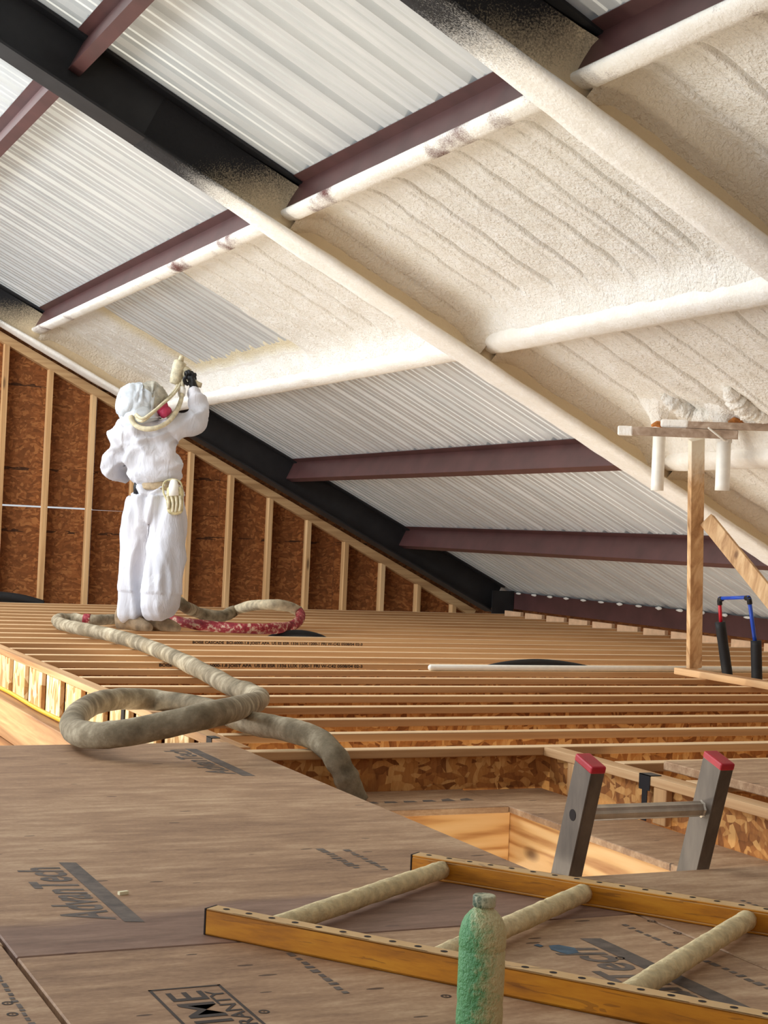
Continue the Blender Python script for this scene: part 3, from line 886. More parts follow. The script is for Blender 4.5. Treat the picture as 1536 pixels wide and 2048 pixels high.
# ------------------------------------------------------------------ green bottle
t = NT('green_plastic_dusted', 0.45, 0, 0.5)
raw = t.raw()
nn = t.noise(t.map((28, 28, 60)), 1.0, 4, 0.7)
nf = t.noise(t.map((170, 170, 130)), 1.0, 3, 0.65)
bd = t.dot(raw, tuple(RT)); bz = t.sep(raw)[2]
k = t.math('ADD', t.math('MULTIPLY', bd, 24.0), t.math('MULTIPLY', t.math('SUBTRACT', nn, 0.5), 1.3))
k = t.math('ADD', k, t.math('MULTIPLY', t.math('MAXIMUM', t.math('SUBTRACT', bz, 0.145), 0.0), 9.0))
k = t.math('ADD', k, t.math('MULTIPLY', t.math('SUBTRACT', nf, 0.5), 1.1))
k = t.math('MINIMUM', t.math('MAXIMUM', t.math('ADD', k, 0.34), 0.10), 0.96)
k = t.math('MULTIPLY', k, t.math('SUBTRACT', 1.0, t.math('MULTIPLY', t.math('MULTIPLY', t.math('GREATER_THAN', bz, 0.203), t.math('LESS_THAN', bz, 0.210)), 0.6)))
t.color(t.mix(k, (58, 148, 92), (214, 198, 146)))
t.bump(nf, 1.0, 0.006)
M['bottle'] = t.mat
t = NT('dark_green_cap_dusted', 0.5)
nf = t.noise(t.map((90, 90, 60)), 1.0, 3, 0.7)
k = t.math('ADD', t.math('MULTIPLY', t.dot(t.raw(), tuple(RT)), 26.0), t.math('MULTIPLY', t.math('SUBTRACT', nf, 0.45), 3.2))
k = t.math('MINIMUM', t.math('MAXIMUM', t.math('ADD', k, 0.3), 0.05), 0.95)
t.color(t.mix(k, (24, 66, 44), (196, 192, 158))); t.bump(nf, 0.8, 0.003)
M['cap'] = t.mat
BD = 2.27
bp = at_depth(969, 1790, BD)
HT_B = bp.z - DZ1
bl = empty('drink_bottle', (bp.x, bp.y, DZ1 + 0.0003), 'green plastic drink bottle crusted with foam overspray, standing in the foreground', 'bottle')
R_ = 0.0338
kz = HT_B / 0.235
prof = [(0.0, 0.0), (0.024, 0.0), (0.031, 0.004), (0.0335, 0.012), (R_, 0.03), (0.0328, 0.05), (R_, 0.06), (R_, 0.10), (R_, 0.140), (0.0326, 0.143), (R_ + 0.0004, 0.147), (R_ + 0.0004, 0.165), (0.0330, 0.175), (0.031, 0.186), (0.027, 0.196), (0.021, 0.205), (0.0155, 0.211), (0.0135, 0.214), (0.0130, 0.218)]
def lathe(prof, name, mat, parent, n_=40, wob=0.0):
    mb = MB(); o0 = Vector(parent.location)
    for i, (r, z) in enumerate(prof):
        for kk in range(n_):
            th = 6.28318 * kk / n_
            q = r * (1 + wob * nz(math.cos(th) * 6, math.sin(th) * 6, z * 160))
            mb.v.append(tuple(Vector((q * math.cos(th), q * math.sin(th), z * kz))))
    for i in range(len(prof) - 1):
        for kk in range(n_):
            k2 = (kk + 1) % n_
            mb.f.append((i * n_ + kk, i * n_ + k2, (i + 1) * n_ + k2, (i + 1) * n_ + kk)); mb.m.append(0)
    mb.f.append(tuple((len(prof) - 1) * n_ + kk for kk in range(n_))); mb.m.append(0)
    ob = mb.build(name, mat, None, smooth=True)
    ob.parent = parent
    return ob
lathe(prof, 'bottle_body', M['bottle'], bl, wob=0.018)
lathe([(0.0128, 0.2155), (0.0162, 0.2155), (0.0166, 0.217), (0.0166, 0.233), (0.0158, 0.2345), (0.0135, 0.235), (0.0, 0.235)], 'cap', M['cap'], bl, 32, 0.02)

# small chips on the deck
M['chip'] = plain('pale_foam_chip', (236, 226, 190), 0.8)
for px, py, lab in ((246, 1789, 'pale foam chip on the subfloor right of the printed logo'), (108, 1746, None)):
    if lab:
        c0 = on_z(px, py, DZ1)
        tag(MB().obox(c0 + Vector((0, 0, 0.0033)), (0.95, 0.3, 0), (-0.3, 0.95, 0), (0, 0, 1), 0.020, 0.008, 0.006).build('foam_chip', M['chip']), lab, 'debris')

# ------------------------------------------------------------------ aluminium ladder in the opening
t = NT('dusty_aluminium', 0.5, 0.3, 0.4)
n1 = t.noise(t.map((12, 12, 3)), 1.0, 5, 0.65)
t.color(t.ramp(n1, [(0.3, (84, 74, 64)), (0.7, (126, 112, 98))])); t.bump(n1, 0.1, 0.002)
M['alu'] = t.mat
M['alu_rung'] = plain('worn_aluminium_rung', (188, 176, 160), 0.35, 0.6, var=0.12, scale=20)
M['red_cap'] = plain('red_plastic_cap', (186, 34, 48), 0.45, var=0.1)
LEAN = math.radians(17)
lu = Vector((0, -math.sin(LEAN), math.cos(LEAN)))      # up the ladder
lq = Vector((0, math.cos(LEAN), math.sin(LEAN)))       # across the rail
top0 = Vector((0, 2.812, 0.255))
al = empty('aluminium_ladder', (1.97, top0.y + 0.98, -2.95), 'aluminium ladder with red rail caps poking up through the floor opening', 'ladder')
LLEN = (top0.z + 2.945) / lu.z
def alu_rail(x0, x1, nm_side):
    xc = (x0 + x1) / 2
    base = Vector((xc, top0.y, top0.z))
    mb = MB()
    def bar(dx0, dx1, q0, q1, s0, s1):
        ps = []
        for s_ in (s0, s1):
            for dx, q in ((dx0, q0), (dx1, q0), (dx1, q1), (dx0, q1)):
                ps.append(base + Vector((dx, 0, 0)) + lq * q - lu * s_)
        mb.hexa(ps[4:] + ps[:4])
    hw = (x1 - x0) / 2
    bar(-hw, -hw + 0.004, 0, 0.068, 0.0, LLEN) if nm_side < 0 else bar(hw - 0.004, hw, 0, 0.068, 0.0, LLEN)
    bar(-hw + 0.004, hw, 0, 0.004, 0, LLEN); bar(-hw + 0.004, hw, 0.064, 0.068, 0, LLEN)
    r = bevel(mb.build('rail', M['alu'], al), 0.001)
    cm = MB()
    ps = []
    for s_, e in ((0.010, 0.0015), (-0.007, 0.0015)):
        for dx, q in ((-hw, 0), (hw, 0), (hw, 0.068), (-hw, 0.068)):
            ps.append(base + Vector((dx + math.copysign(e, dx), 0, 0)) + lq * (q + (e if q > 0 else -e)) - lu * s_)
    cm.hexa(ps)
    bevel(cm.build('rail_cap', M['red_cap'], al), 0.004, 2)
alu_rail(1.796, 1.83, -1)
alu_rail(2.128, 2.162, -1)
k = 0
while True:
    s_ = 0.118 + 0.3048 * k
    if s_ > LLEN - 0.1: break
    c0 = Vector((0, top0.y, top0.z)) + lq * 0.034 - lu * s_
    A = c0 + Vector((1.8275, 0, 0)); B = c0 + Vector((2.1305, 0, 0))
    if k < 2:
        ec = Vector((1.7956, c0.y, c0.z))
        MB().tube([ec - Vector((0.0004, 0, 0)), ec + Vector((0.0002, 0, 0))], [0.0125, 0.0125], 14, ring=lambda i_, k_, th: 1 + 0.25 * math.sin(th)).build('rung_end', M['hole'], al)
    MB().tube([A, A + (B - A) * 0.02, A + (B - A) * 0.98, B], [0.021, 0.0165, 0.0165, 0.021], 16, ring=lambda i_, k_, th: 1 + 0.06 * math.cos(8 * th)).build('rung', M['alu_rung'], al)
    k += 1

# loose plywood offcut beside the ladder
bevel(tag(MB().box(3.02, 4.3, 3.72, 4.30, 0.0012, 0.03).build('plywood_offcut', M['deck']), 'loose plywood offcut lying on the joists right of the aluminium ladder', 'board'), 0.003)

# ------------------------------------------------------------------ spray hose
t = NT('grey_taped_lagging', 0.85, 0, 0.2)
n1 = t.noise(t.map((14, 14, 14)), 1.0, 5, 0.65)
n2 = t.noise(t.map((3, 3, 3)), 1.0, 3)
c = t.ramp(t.math('ADD', t.math('MULTIPLY', n1, 0.55), t.math('MULTIPLY', n2, 0.45)), [(0.34, (94, 84, 66)), (0.5, (142, 129, 106)), (0.66, (198, 186, 160))])
t.color(c); t.bump(n1, 0.55, 0.01)
M['lagging'] = t.mat
M['lagging_pale'] = plain('pale_foam_crusted_lagging', (196, 182, 152), 0.9, var=0.25, scale=14, bump=0.7)
t = NT('red_tape', 0.6)
n1 = t.noise(t.map((30, 8, 30)), 1.0, 4, 0.7)
t.color(t.ramp(n1, [(0.36, (118, 22, 34)), (0.52, (158, 46, 56)), (0.62, (206, 176, 150))])); t.bump(n1, 0.4, 0.006)
M['red_tape'] = t.mat
seg = [on_y(712, 1604, 4.73), on_y(698, 1568, 4.735), on_y(683, 1536, 4.745), on_y(662, 1503, 4.775), on_y(634, 1479, 4.87)]
for px, py, z in ((598, 1465, .05), (555, 1455, .05), (500, 1445, .05), (440, 1425, .05), (380, 1411, .05), (310, 1400, .05), (240, 1398, .065), (190, 1407, .073),
                  (158, 1426, .073), (145, 1446, .073), (153, 1464, .075), (190, 1471, .085), (250, 1466, .10), (330, 1450, .125), (400, 1434, .15), (450, 1422, .15), (490, 1411, .10),
                  (512, 1404, .062), (518, 1396, .05), (500, 1386, .05), (460, 1372, .05), (420, 1350, .05), (370, 1325, .05), (320, 1302, .05),
                  (260, 1280, .05), (200, 1265, .05), (150, 1255, .05), (122, 1248, .05)):
    seg.append(on_z(px, py, z))
far = [on_z(*q) for q in ((122, 1248, .05), (113, 1241, .05), (122, 1237, .05), (145, 1237, .05), (165, 1239, .05), (200, 1240, .05), (245, 1237, .05), (300, 1236, .05), (345, 1241, .05),
                          (400, 1250, .045), (470, 1256, .045), (540, 1257, .045), (582, 1252, .05), (600, 1238, .09), (598, 1224, .13), (576, 1213, .17), (540, 1209, .18), (500, 1212, .15),
                          (470, 1221, .10), (445, 1232, .065), (410, 1229, .075), (388, 1222, .105))] + [at_depth(368, 1212, 11.18), at_depth(350, 1197, 11.32), at_depth(332, 1172, 11.36)]
hs = empty('spray_hose', on_z(350, 1315, 0.004), 'thick grey lagged spray hose snaking across the joists to the sprayer', 'hose')
def wrap_r(base, ph, n_, amp=0.07):
    return [base * (1 + amp * (0.5 + 0.5 * math.sin(i * 0.55 + ph)) * (0.4 + abs(nz(i * 0.13, ph))) + 0.06 * nz(i * 0.21, ph, 2)) for i in range(n_)]
sp = smooth_path(seg, 9)
MB().tube(sp, wrap_r(0.0405, 1.0, len(sp)), 18, ring=lambda i, k, th: 1 + 0.05 * nz(i * 0.35, math.cos(th) * 1.5, math.sin(th) * 1.5)).build('hose_run', M['lagging'], hs, smooth=True)
fp = smooth_path(far, 8)
def cut(a, b): return fp[a * 8:b * 8 + 1]
for a, b, nm_, mt, rad in ((0, 8, 'hose_run', 'lagging', .036), (8, 12, 'red_tape_wrap', 'red_tape', .036), (12, 14, 'red_tape_wrap', 'red_tape', .034), (14, 18, 'hose_run', 'lagging_pale', .038), (18, 24, 'hose_run', 'lagging', .042)):
    q = cut(a, b)
    MB().tube(q, wrap_r(rad, a, len(q), 0.12), 16, ring=lambda i, k, th: 1 + 0.07 * nz(i * 0.5, math.cos(th) * 1.5, math.sin(th) * 1.5)).build(nm_, M[mt], hs, smooth=True)
q = cut(4, 5)[1:5]
MB().tube(q, 0.042, 16).build('red_tape_wrap', M['red_tape'], hs, smooth=True)

# ------------------------------------------------------------------ black pipes, white pipe, cord
def arc(name, pts, r, label):
    p = smooth_path(pts, 10)
    return tag(MB().tube(p, r, 14).build(name, M['rubber'], None, smooth=True), label, 'pipe')
arc('black_pipe', [on_y(500, 1310, 10.42), on_y(540, 1278, 10.42), on_y(592, 1267, 10.42), (on_y(645, 1278, 10.42)), on_y(690, 1312, 10.42)], 0.027, 'black flexible pipe arching out of the joists below the hose loop')
arc('black_pipe', [on_y(900, 1372, 7.93), on_y(950, 1346, 7.93), on_y(1010, 1331, 7.93), on_y(1075, 1326, 7.93), on_y(1140, 1332, 7.93), on_y(1200, 1347, 7.93), on_y(1250, 1375, 7.93)], 0.024, 'black flexible pipe arching out of the joists beside the white pipe')
arc('black_pipe', [on_y(-150, 1180, 13.93), on_y(-60, 1188, 13.93), on_y(0, 1193, 13.93), on_y(45, 1199, 13.93), on_y(85, 1210, 13.93)], 0.045, 'black flexible pipe at the foot of the OSB wall, far left')
a, b = on_z(886, 1341, 0.0175), on_z(1600, 1338, 0.0175)
yw = Y1 + PITCH * 7 + 0.033
tag(MB().tube([(a.x, yw, 0.0172), (a.x + 0.01, yw, 0.0172), (6.9, yw, 0.0172)], [0.012, 0.017, 0.017], 14).build('white_pipe', M['pvc'], None, smooth=True), 'long white plastic pipe lying along a joist under the timber stand', 'pipe')
M['yellow'] = plain('yellow_cord', (232, 190, 40), 0.5)
cp = smooth_path([(1.34, 9.3, 0.009), (1.35, 8.0, 0.009), (1.335, 7.2, 0.009), (1.35, 6.6, 0.009), (1.34, 6.0, 0.009), (1.352, 5.4, 0.009), (1.33, 5.0, 0.009)], 10)
tag(MB().tube(cp, 0.0085, 8).build('extension_cord', M['yellow'], None, smooth=True), 'yellow cord lying along the stairwell beam at far left', 'cord')

# ------------------------------------------------------------------ timber stand with pipes
st = empty('timber_stand', (5.45, 7.3, 0.0005), 'leaning timber post stand with diagonal brace on a base plate, at right', 'stand')
t = NT('post_lumber_with_overspray', 0.7)
g = t.noise(t.map((22, 22, 0.7)), 1.0, 6, 0.6, 0.6)
c = t.ramp(g, [(0.34, (162, 122, 82)), (0.5, (196, 157, 112)), (0.64, (214, 180, 136))])
vo = t.n('ShaderNodeTexVoronoi'); vo.inputs['Scale'].default_value = 1.0; t.l(t.map((9, 9, 5)), vo.inputs['Vector'])
kn = t.ramp(vo.outputs['Distance'], [(0.08, (1, 1, 1, 1)), (0.17, (0, 0, 0, 1))])
c = t.mix(t.math('MULTIPLY', kn, 0.65), c, (82, 46, 22))
zz = t.sep(t.raw())[2]
no = t.noise(t.map((60, 60, 30)), 1.0, 3, 0.7)
k = t.math('ADD', t.math('MULTIPLY', t.math('SUBTRACT', zz, 1.08), 5.0), t.math('MULTIPLY', t.math('SUBTRACT', no, 0.5), 0.8))
k = t.math('MINIMUM', t.math('MAXIMUM', k, 0.0), 0.9)
t.color(t.mix(k, c, (232, 224, 204))); t.bump(g, 0.2, 0.003)
M['post'] = t.mat
def bar_between(A, B, wv, tw, td, name, mat, parent):
    A, B, wv = Vector(A), Vector(B), Vector(wv)
    d = (B - A); L = d.length; d.normalize()
    wv = (wv - d * wv.dot(d)).normalized(); n_ = d.cross(wv)
    return bevel(MB().obox((A + B) / 2, d, wv, n_, L, tw, td).build(name, mat, parent), 0.002)
bevel(MB().box(5.385, 5.474, 5.9, 7.60, 0.0008, 0.0388).build('base_plate', M['lvl_y'], st), 0.002)
PB = on_y(1388, 1338, 7.56); PB.z = 0.0392
PT = on_y(1393, 878, 7.07)
bar_between(PB, PT, (1, 0, 0), 0.084, 0.038, 'post', M['post'], st)
bA = on_y(1404, 1040, 7.22); bdir = (on_y(1545, 1212, 6.68) - bA)
bB = bA + bdir * ((bA.z - 0.06) / -bdir.z)
bar_between(bA + Vector((0.02, -0.02, 0)), bB + Vector((0.02, 0, 0)), (0.35, -0.2, 1), 0.086, 0.038, 'brace', M['post'], st)
ba, bb = on_y(1238, 861, 7.20), on_y(1476, 870, 6.79)
bar_between(ba, bb, (0, 0, 1), 0.046, 0.03, 'batten', M['grey_batten'], st)
dv = (bb - ba).normalized()
ends = MB().obox(ba + dv * 0.035, dv, Vector((0, 0, 1)), dv.cross(Vector((0, 0, 1))), 0.082, 0.052, 0.036)
bevel(ends.build('foam_tip', M['foam_smooth'], st), 0.008, 2)
bc, bd_ = on_y(1372, 850, 6.98), on_y(1640, 858, 6.50)
bar_between(bc, bd_, (0, 0, 1), 0.038, 0.03, 'batten', M['grey_batten'], st)
dv = (bd_ - bc).normalized()
bevel(MB().obox(bc - dv * 0.06 + Vector((0, 0, 0.005)), dv, Vector((0, 0, 1)), dv.cross(Vector((0, 0, 1))), 0.15, 0.045, 0.04).build('foam_tip', M['foam_smooth'], st), 0.012, 2)
# twine around the battens
tw = bb - (bb - ba).normalized() * 0.12
MB().tube(smooth_path([tw + Vector((-0.06, -0.02, 0.03)), tw + Vector((0.0, -0.035, -0.012)), tw + Vector((0.05, -0.03, -0.03)), tw + Vector((0.09, -0.01, 0.02)), tw + Vector((0.05, 0.0, 0.05))], 6), 0.005, 8).build('twine', M['pvc'], st, smooth=True)
M['debris'] = plain('rust_orange_foam', (186, 120, 62), 0.9, var=0.3, scale=30, bump=0.8)
for px, py, Y in ((1318, 853, 7.28), (1472, 846, 6.86)):
    c0 = on_y(px, py, Y)
    pts = smooth_path([c0 + Vector((-0.05, 0, 0.0)), c0 + Vector((-0.02, -0.01, 0.012)), c0 + Vector((0.03, 0, 0.01)), c0 + Vector((0.06, 0.01, 0.016))], 4)
    MB().tube(pts, [0.006 + 0.012 * math.sin(math.pi * i / (len(pts) - 1)) * (1 + 0.5 * nz(i * 0.9, px)) for i in range(len(pts))], 8).build('stray_foam', M['debris'], st, smooth=True)

def vent(px, pyb, Y, r, label):
    p0 = on_y(px, pyb, Y)
    zr = (HP - 0.04 - SA * p0.x) / CA
    e = empty('vent_pipe', p0, label, 'pipe', 'white vent pipes through the roof')
    z1 = zr + 0.02
    pts = [p0 + Vector((0, 0, (z1 - p0.z) * i / 14)) for i in range(15)]
    MB().tube(pts, r, 20, ring=lambda i, k_, th: 1 + 0.03 * nz(i * 0.6, math.cos(th) * 2, math.sin(th) * 2 + px)).build('pipe', M['pvc'], e, smooth=True)
    mb = MB()
    n_ = 28; m_ = 12
    def fn(i, j):
        th = 6.28318 * j / n_; f_ = i / m_
        R0 = r + 0.004 + 0.085 * (f_ ** 2.6) * (1 + 0.4 * nz(math.cos(th) * 2, math.sin(th) * 2, px)) + 0.014 * f_ * nz(math.cos(th) * 6, math.sin(th) * 6, f_ * 6)
        x, y = p0.x + math.cos(th) * R0, p0.y + math.sin(th) * R0
        zt = (HP - 0.045 - SA * x) / CA
        return Vector((x, y, zr - 0.17 * (1 - f_) + (zt - zr) * f_ ** 2))
    mb.grid(fn, m_, n_)
    mb.build('foam_collar', M['foam_rough'], e, smooth=True)
    return e
vent(1314, 981, 7.40, 0.0355, 'white vent pipe through the foam roof, left of the timber post')
vent(1444, 981, 6.94, 0.0385, 'white vent pipe through the foam roof, right of the timber post')
# rough foam built up round the pipes
def ridge(pts, r, seed):
    p = smooth_path(pts, 12)
    N_ = len(p)
    MB().tube(p, [r * (0.35 + 0.65 * math.sin(math.pi * min(1, (i + 1) / N_ * 1.0))) * (1 + 0.35 * nz(i * 0.4, seed)) for i in range(N_)], 18,
              ring=lambda i, k_, th: 1 + 0.35 * nz(i * 0.5 + seed, math.cos(th) * 2.2, math.sin(th) * 2.2)).build('foam_buildup', M['foam_rough'], ceil, smooth=True)
def onroof(px, py, h):
    d = ray(px, py); return CAM + d * ((h - ND.dot(CAM)) / ND.dot(d))
ridge([onroof(1325, 790, 3.57), onroof(1350, 806, 3.56), onroof(1385, 826, 3.56), onroof(1420, 832, 3.56), onroof(1440, 826, 3.57)], 0.055, 3)
ridge([onroof(1455, 775, 3.57), onroof(1475, 800, 3.56), onroof(1505, 822, 3.56), onroof(1545, 838, 3.57)], 0.06, 8)

# ------------------------------------------------------------------ plastic water pipes with lagging
wp = empty('water_pipe_loop', (5.9, 7.5, -0.05), 'red and blue water pipe loop rising from black foam sleeves at right', 'pipe')
def sleeve(a, b):
    A, B = on_y(*a), on_y(*b)
    MB().tube([A + (B - A) * (i / 10) for i in range(11)], [0.031 * (1 + 0.06 * nz(i * 0.7, a[0])) for i in range(11)], 16).build('foam_sleeve', M['rubber'], wp, smooth=True)
YR, YB = 7.55, 7.22
sleeve((1440, 1244, YR), (1457, 1365, YR)); sleeve((1512, 1281, YB), (1514, 1372, YB))
rt_, rb_ = on_y(1439, 1198, YR), on_y(1442, 1252, YR)
bt_, bb2 = on_y(1498, 1196, YB), on_y(1511, 1290, YB)
MB().tube([rt_, rb_], 0.0105, 12).build('red_pipe', M['red_pex'], wp, smooth=True)
MB().tube([rt_ + Vector((0, 0, 0.004)), bt_ + Vector((0, 0, 0.004))], 0.0105, 12).build('blue_pipe', M['blue_pex'], wp, smooth=True)
MB().tube([bt_, bb2], 0.0115, 12).build('blue_pipe', M['blue_pex'], wp, smooth=True)
for c0, d0, d1 in ((rt_, (rb_ - rt_).normalized(), (bt_ - rt_).normalized()), (bt_, (bb2 - bt_).normalized(), (rt_ - bt_).normalized())):
    MB().tube([c0 + d0 * 0.035, c0 + d0 * 0.012, c0 + (d0 + d1) * 0.003, c0 + d1 * 0.012, c0 + d1 * 0.032], 0.0148, 12).build('elbow', M['rubber'], wp, smooth=True)

# ------------------------------------------------------------------ the sprayer
D0 = 10.9
FH = Vector((FW.x, FW.y, 0)).normalized()
RH = Vector((RT.x, RT.y, 0)).normalized()
def PP(px, py, dd=0.0):
    return at_depth(px, py, D0 + dd)
PX = D0 / F          # metres per pixel at the figure
def loft(rows, n_=28, fold=0.0, seed=0.0, power=2.3):
    """rows: (px, py, half width px, half depth m, dd)"""
    mb = MB()
    rings = []
    for (x, y, hw, hd_, dd) in rows:
        rings.append((PP(x, y, dd), hw * PX, hd_))
    # interpolate
    out = []
    for i in range(len(rings) - 1):
        for k in range(4):
            t_ = k / 4; t2 = t_ * t_ * (3 - 2 * t_)
            a_, b_ = rings[i], rings[i + 1]
            out.append((a_[0].lerp(b_[0], t_), a_[1] + (b_[1] - a_[1]) * t2, a_[2] + (b_[2] - a_[2]) * t2))
    out.append(rings[-1])
    for c_, a_, b_ in out:
        for k in range(n_):
            th = 6.28318 * k / n_
            cx_, sx_ = math.cos(th), math.sin(th)
            e_ = 2 / power
            mb.v.append(tuple(c_ + RH * (math.copysign(abs(cx_) ** e_, cx_) * a_) + FH * (math.copysign(abs(sx_) ** e_, sx_) * b_)))
    for i in range(len(out) - 1):
        for k in range(n_):
            k2 = (k + 1) % n_
            mb.f.append((i * n_ + k, i * n_ + k2, (i + 1) * n_ + k2, (i + 1) * n_ + k)); mb.m.append(0)
    mb.f.append(tuple(range(n_))); mb.m.append(0)
    mb.f.append(tuple((len(out) - 1) * n_ + k for k in reversed(range(n_)))); mb.m.append(0)
    return mb
def merge(mbs):
    r = MB()
    for q in mbs: r.add(q.v, q.f)
    return r
def ball(c, r, n_=18, sq=(1, 1, 1)):
    mb = MB(); c = Vector(c)
    for i in range(n_ + 1):
        ph = math.pi * i / n_
        for k in range(n_ * 2):
            th = math.pi * k / n_
            mb.v.append(tuple(c + RH * (math.sin(ph) * math.cos(th) * r * sq[0]) + FH * (math.sin(ph) * math.sin(th) * r * sq[1]) + Vector((0, 0, math.cos(ph) * r * sq[2]))))
    w = n_ * 2
    for i in range(n_):
        for k in range(w):
            mb.f.append((i * w + k, i * w + (k + 1) % w, (i + 1) * w + (k + 1) % w, (i + 1) * w + k)); mb.m.append(0)
    return mb
def remeshed(mb, name, mat, parent, voxel=0.012, fold=None, smooth_it=4):
    o = mb.build(name, mat, None)
    bm2 = bmesh.new(); bm2.from_mesh(o.data)
    bmesh.ops.remove_doubles(bm2, verts=bm2.verts, dist=1e-5)
    bmesh.ops.recalc_face_normals(bm2, faces=bm2.faces)
    bm2.to_mesh(o.data); bm2.free()
    md = o.modifiers.new('r', 'REMESH'); md.mode = 'VOXEL'; md.voxel_size = voxel
    ms = o.modifiers.new('s', 'SMOOTH'); ms.iterations = smooth_it; ms.factor = 0.5
    dg = bpy.context.evaluated_depsgraph_get()
    me = bpy.data.meshes.new_from_object(o.evaluated_get(dg))
    o.modifiers.clear()
    old = o.data; o.data = me; bpy.data.meshes.remove(old)
    me.name = name
    if fold:
        ns = [v.normal.copy() for v in me.vertices]
        for v, nn_ in zip(me.vertices, ns):
            v.co = v.co + nn_ * fold(v.co)
    me.materials.clear(); me.materials.append(mat)
    me.polygons.foreach_set('use_smooth', [True] * len(me.polygons))
    if parent is not None:
        o.parent = parent
        o.matrix_parent_inverse = Matrix.Translation(-Vector(parent.location))
    return o
t = NT('white_coverall', 0.8, 0, 0.25)
n1 = t.noise(t.map((16, 16, 5)), 1.0, 4, 0.6, 0.8)
n2 = t.noise(t.map((3, 3, 2.2)), 1.0, 3, 0.5)
t.color(t.ramp(n2, [(0.3, (188, 190, 197)), (0.7, (216, 214, 219))])); t.bump(n1, 0.5, 0.02)
M['suit'] = t.mat
M['hood'] = plain('white_hood_film', (206, 212, 218), 0.45, var=0.06, scale=14, bump=0.5)
M['grey_film'] = plain('grey_visor_film', (176, 172, 158), 0.35, var=0.2, scale=18, bump=0.8)
M['skin'] = plain('skin', (186, 130, 102), 0.6)
M['pink'] = plain('pink_filter', (196, 62, 96), 0.6, var=0.15, scale=30)
M['glove'] = plain('black_glove', (22, 22, 24), 0.55, var=0.2, scale=40, bump=0.4)
M['boot'] = plain('dusty_tan_boot', (150, 128, 100), 0.85, var=0.2, scale=18, bump=0.6)
M['belt'] = plain('tan_web_belt', (172, 152, 122), 0.8, var=0.12, scale=50)
M['pouch'] = plain('foam_stained_pouch', (196, 184, 142), 0.55, var=0.22, scale=22, bump=0.7)
M['gun'] = plain('foam_crusted_gun', (206, 196, 166), 0.7, var=0.15, scale=35, bump=0.5)

base = on_z(303, 1262, 0.0)
pr = empty('person', (base.x, base.y, 0.0), 'person in white coverall and hood standing on the joists, spraying foam overhead with raised arm', 'person')
legL = loft([(300, 1000, 40, .12, .02), (289, 1030, 33, .125, .03), (283, 1070, 32, .12, .05), (279, 1110, 31.5, .118, .06), (274, 1150, 30.5, .115, .07), (267, 1190, 28, .115, .05), (263, 1214, 25.5, .11, .02), (261, 1229, 22, .095, .0), (261, 1239, 15, .07, .0)])
legR = loft([(330, 1000, 38, .12, -.02), (337, 1030, 31, .13, -.03), (337, 1070, 33, .13, -.05), (333, 1110, 35, .13, -.06), (327, 1150, 36, .125, -.07), (321, 1185, 35, .125, -.10), (318, 1210, 32.5, .12, -.13), (316, 1225, 26, .10, -.14), (312, 1234, 16, .07, -.14)])
pelvis = loft([(319, 968, 35, .11, 0), (318, 980, 43, .125, 0), (316, 1000, 49, .135, 0), (315, 1024, 52, .14, 0), (315, 1042, 44, .12, 0)])
torso = loft([(288, 842, 20, .07, -.02), (290, 850, 34, .09, 0), (292, 860, 46, .115, 0), (295, 880, 51, .13, 0), (301, 905, 53, .135, 0), (306, 930, 55, .14, 0), (307, 948, 54, .14, 0), (308, 959, 48, .125, 0), (314, 966, 35, .105, 0), (319, 976, 33, .10, 0)])
armL = MB().tube(smooth_path([PP(262, 862, 0), PP(246, 880, .0), PP(233, 903, .02), PP(231, 924, .05), PP(246, 935, .15), PP(272, 938, .25)], 5), [.085 - .03 * sm(18, 25, i) for i in range(26)], 20)
armR = MB().tube(smooth_path([PP(318, 868, 0.02), PP(345, 858, .06), PP(373, 850, .10), PP(396, 838, .14), PP(402, 820, .17), PP(396, 800, .20), PP(391, 785, .23)], 5), [.088 - .022 * sm(0, 14, i) - .03 * sm(16, 30, i) for i in range(31)], 20)
neck = MB().tube([PP(286, 850, 0), PP(288, 835, .01), PP(291, 820, .02)], [.065, .06, .062], 16)
HC = PP(291, 806, .03)
head = ball(HC, 0.098, 16, (1.0, 1.05, 1.2))
fdir = (RH * 0.72 + FH * 0.45 + Vector((0, 0, 0.42))).normalized()
nose = MB().tube([HC + fdir * 0.085 + Vector((0, 0, 0.02)), HC + fdir * 0.118, HC + fdir * 0.10 - Vector((0, 0, 0.02))], [.010, .016, .012], 10)
def folds(co):
    p = co
    lz_ = p.z
    r_ = (p - CAM).dot(RH)
    if lz_ < 0.93:      # trousers: long vertical folds
        f_ = 0.022 * (1 - abs(nz(r_ * 9, p.y * 6, lz_ * 1.6)) * 2.6)
        f_ += 0.018 * (1 - abs(nz(r_ * 13 + 5, lz_ * 2.6 + r_ * 5, p.y * 6)) * 2.8)
        f_ += 0.002 * nz(r_ * 26, lz_ * 16, p.y * 20)
        if lz_ < 0.26: f_ *= 0.7
    else:
        a_ = r_ * 0.75 + lz_ * 0.65
        f_ = 0.024 * (1 - abs(nz(a_ * 7, p.y * 5, (lz_ - r_) * 2.0)) * 2.8)
        f_ += 0.016 * (1 - abs(nz((lz_ - r_ * .6) * 11 + 3, p.y * 9, a_ * 4)) * 3.2)
        f_ += 0.002 * nz(r_ * 24, lz_ * 24, p.y * 20)
    d_ = (p - HC).length
    return (f_ + 0.002) * sm(0.10, 0.22, d_)
body = remeshed(merge([legL, legR, pelvis, torso, armL, armR, neck, head, nose]), 'body', M['suit'], pr, 0.0115, folds, 5)
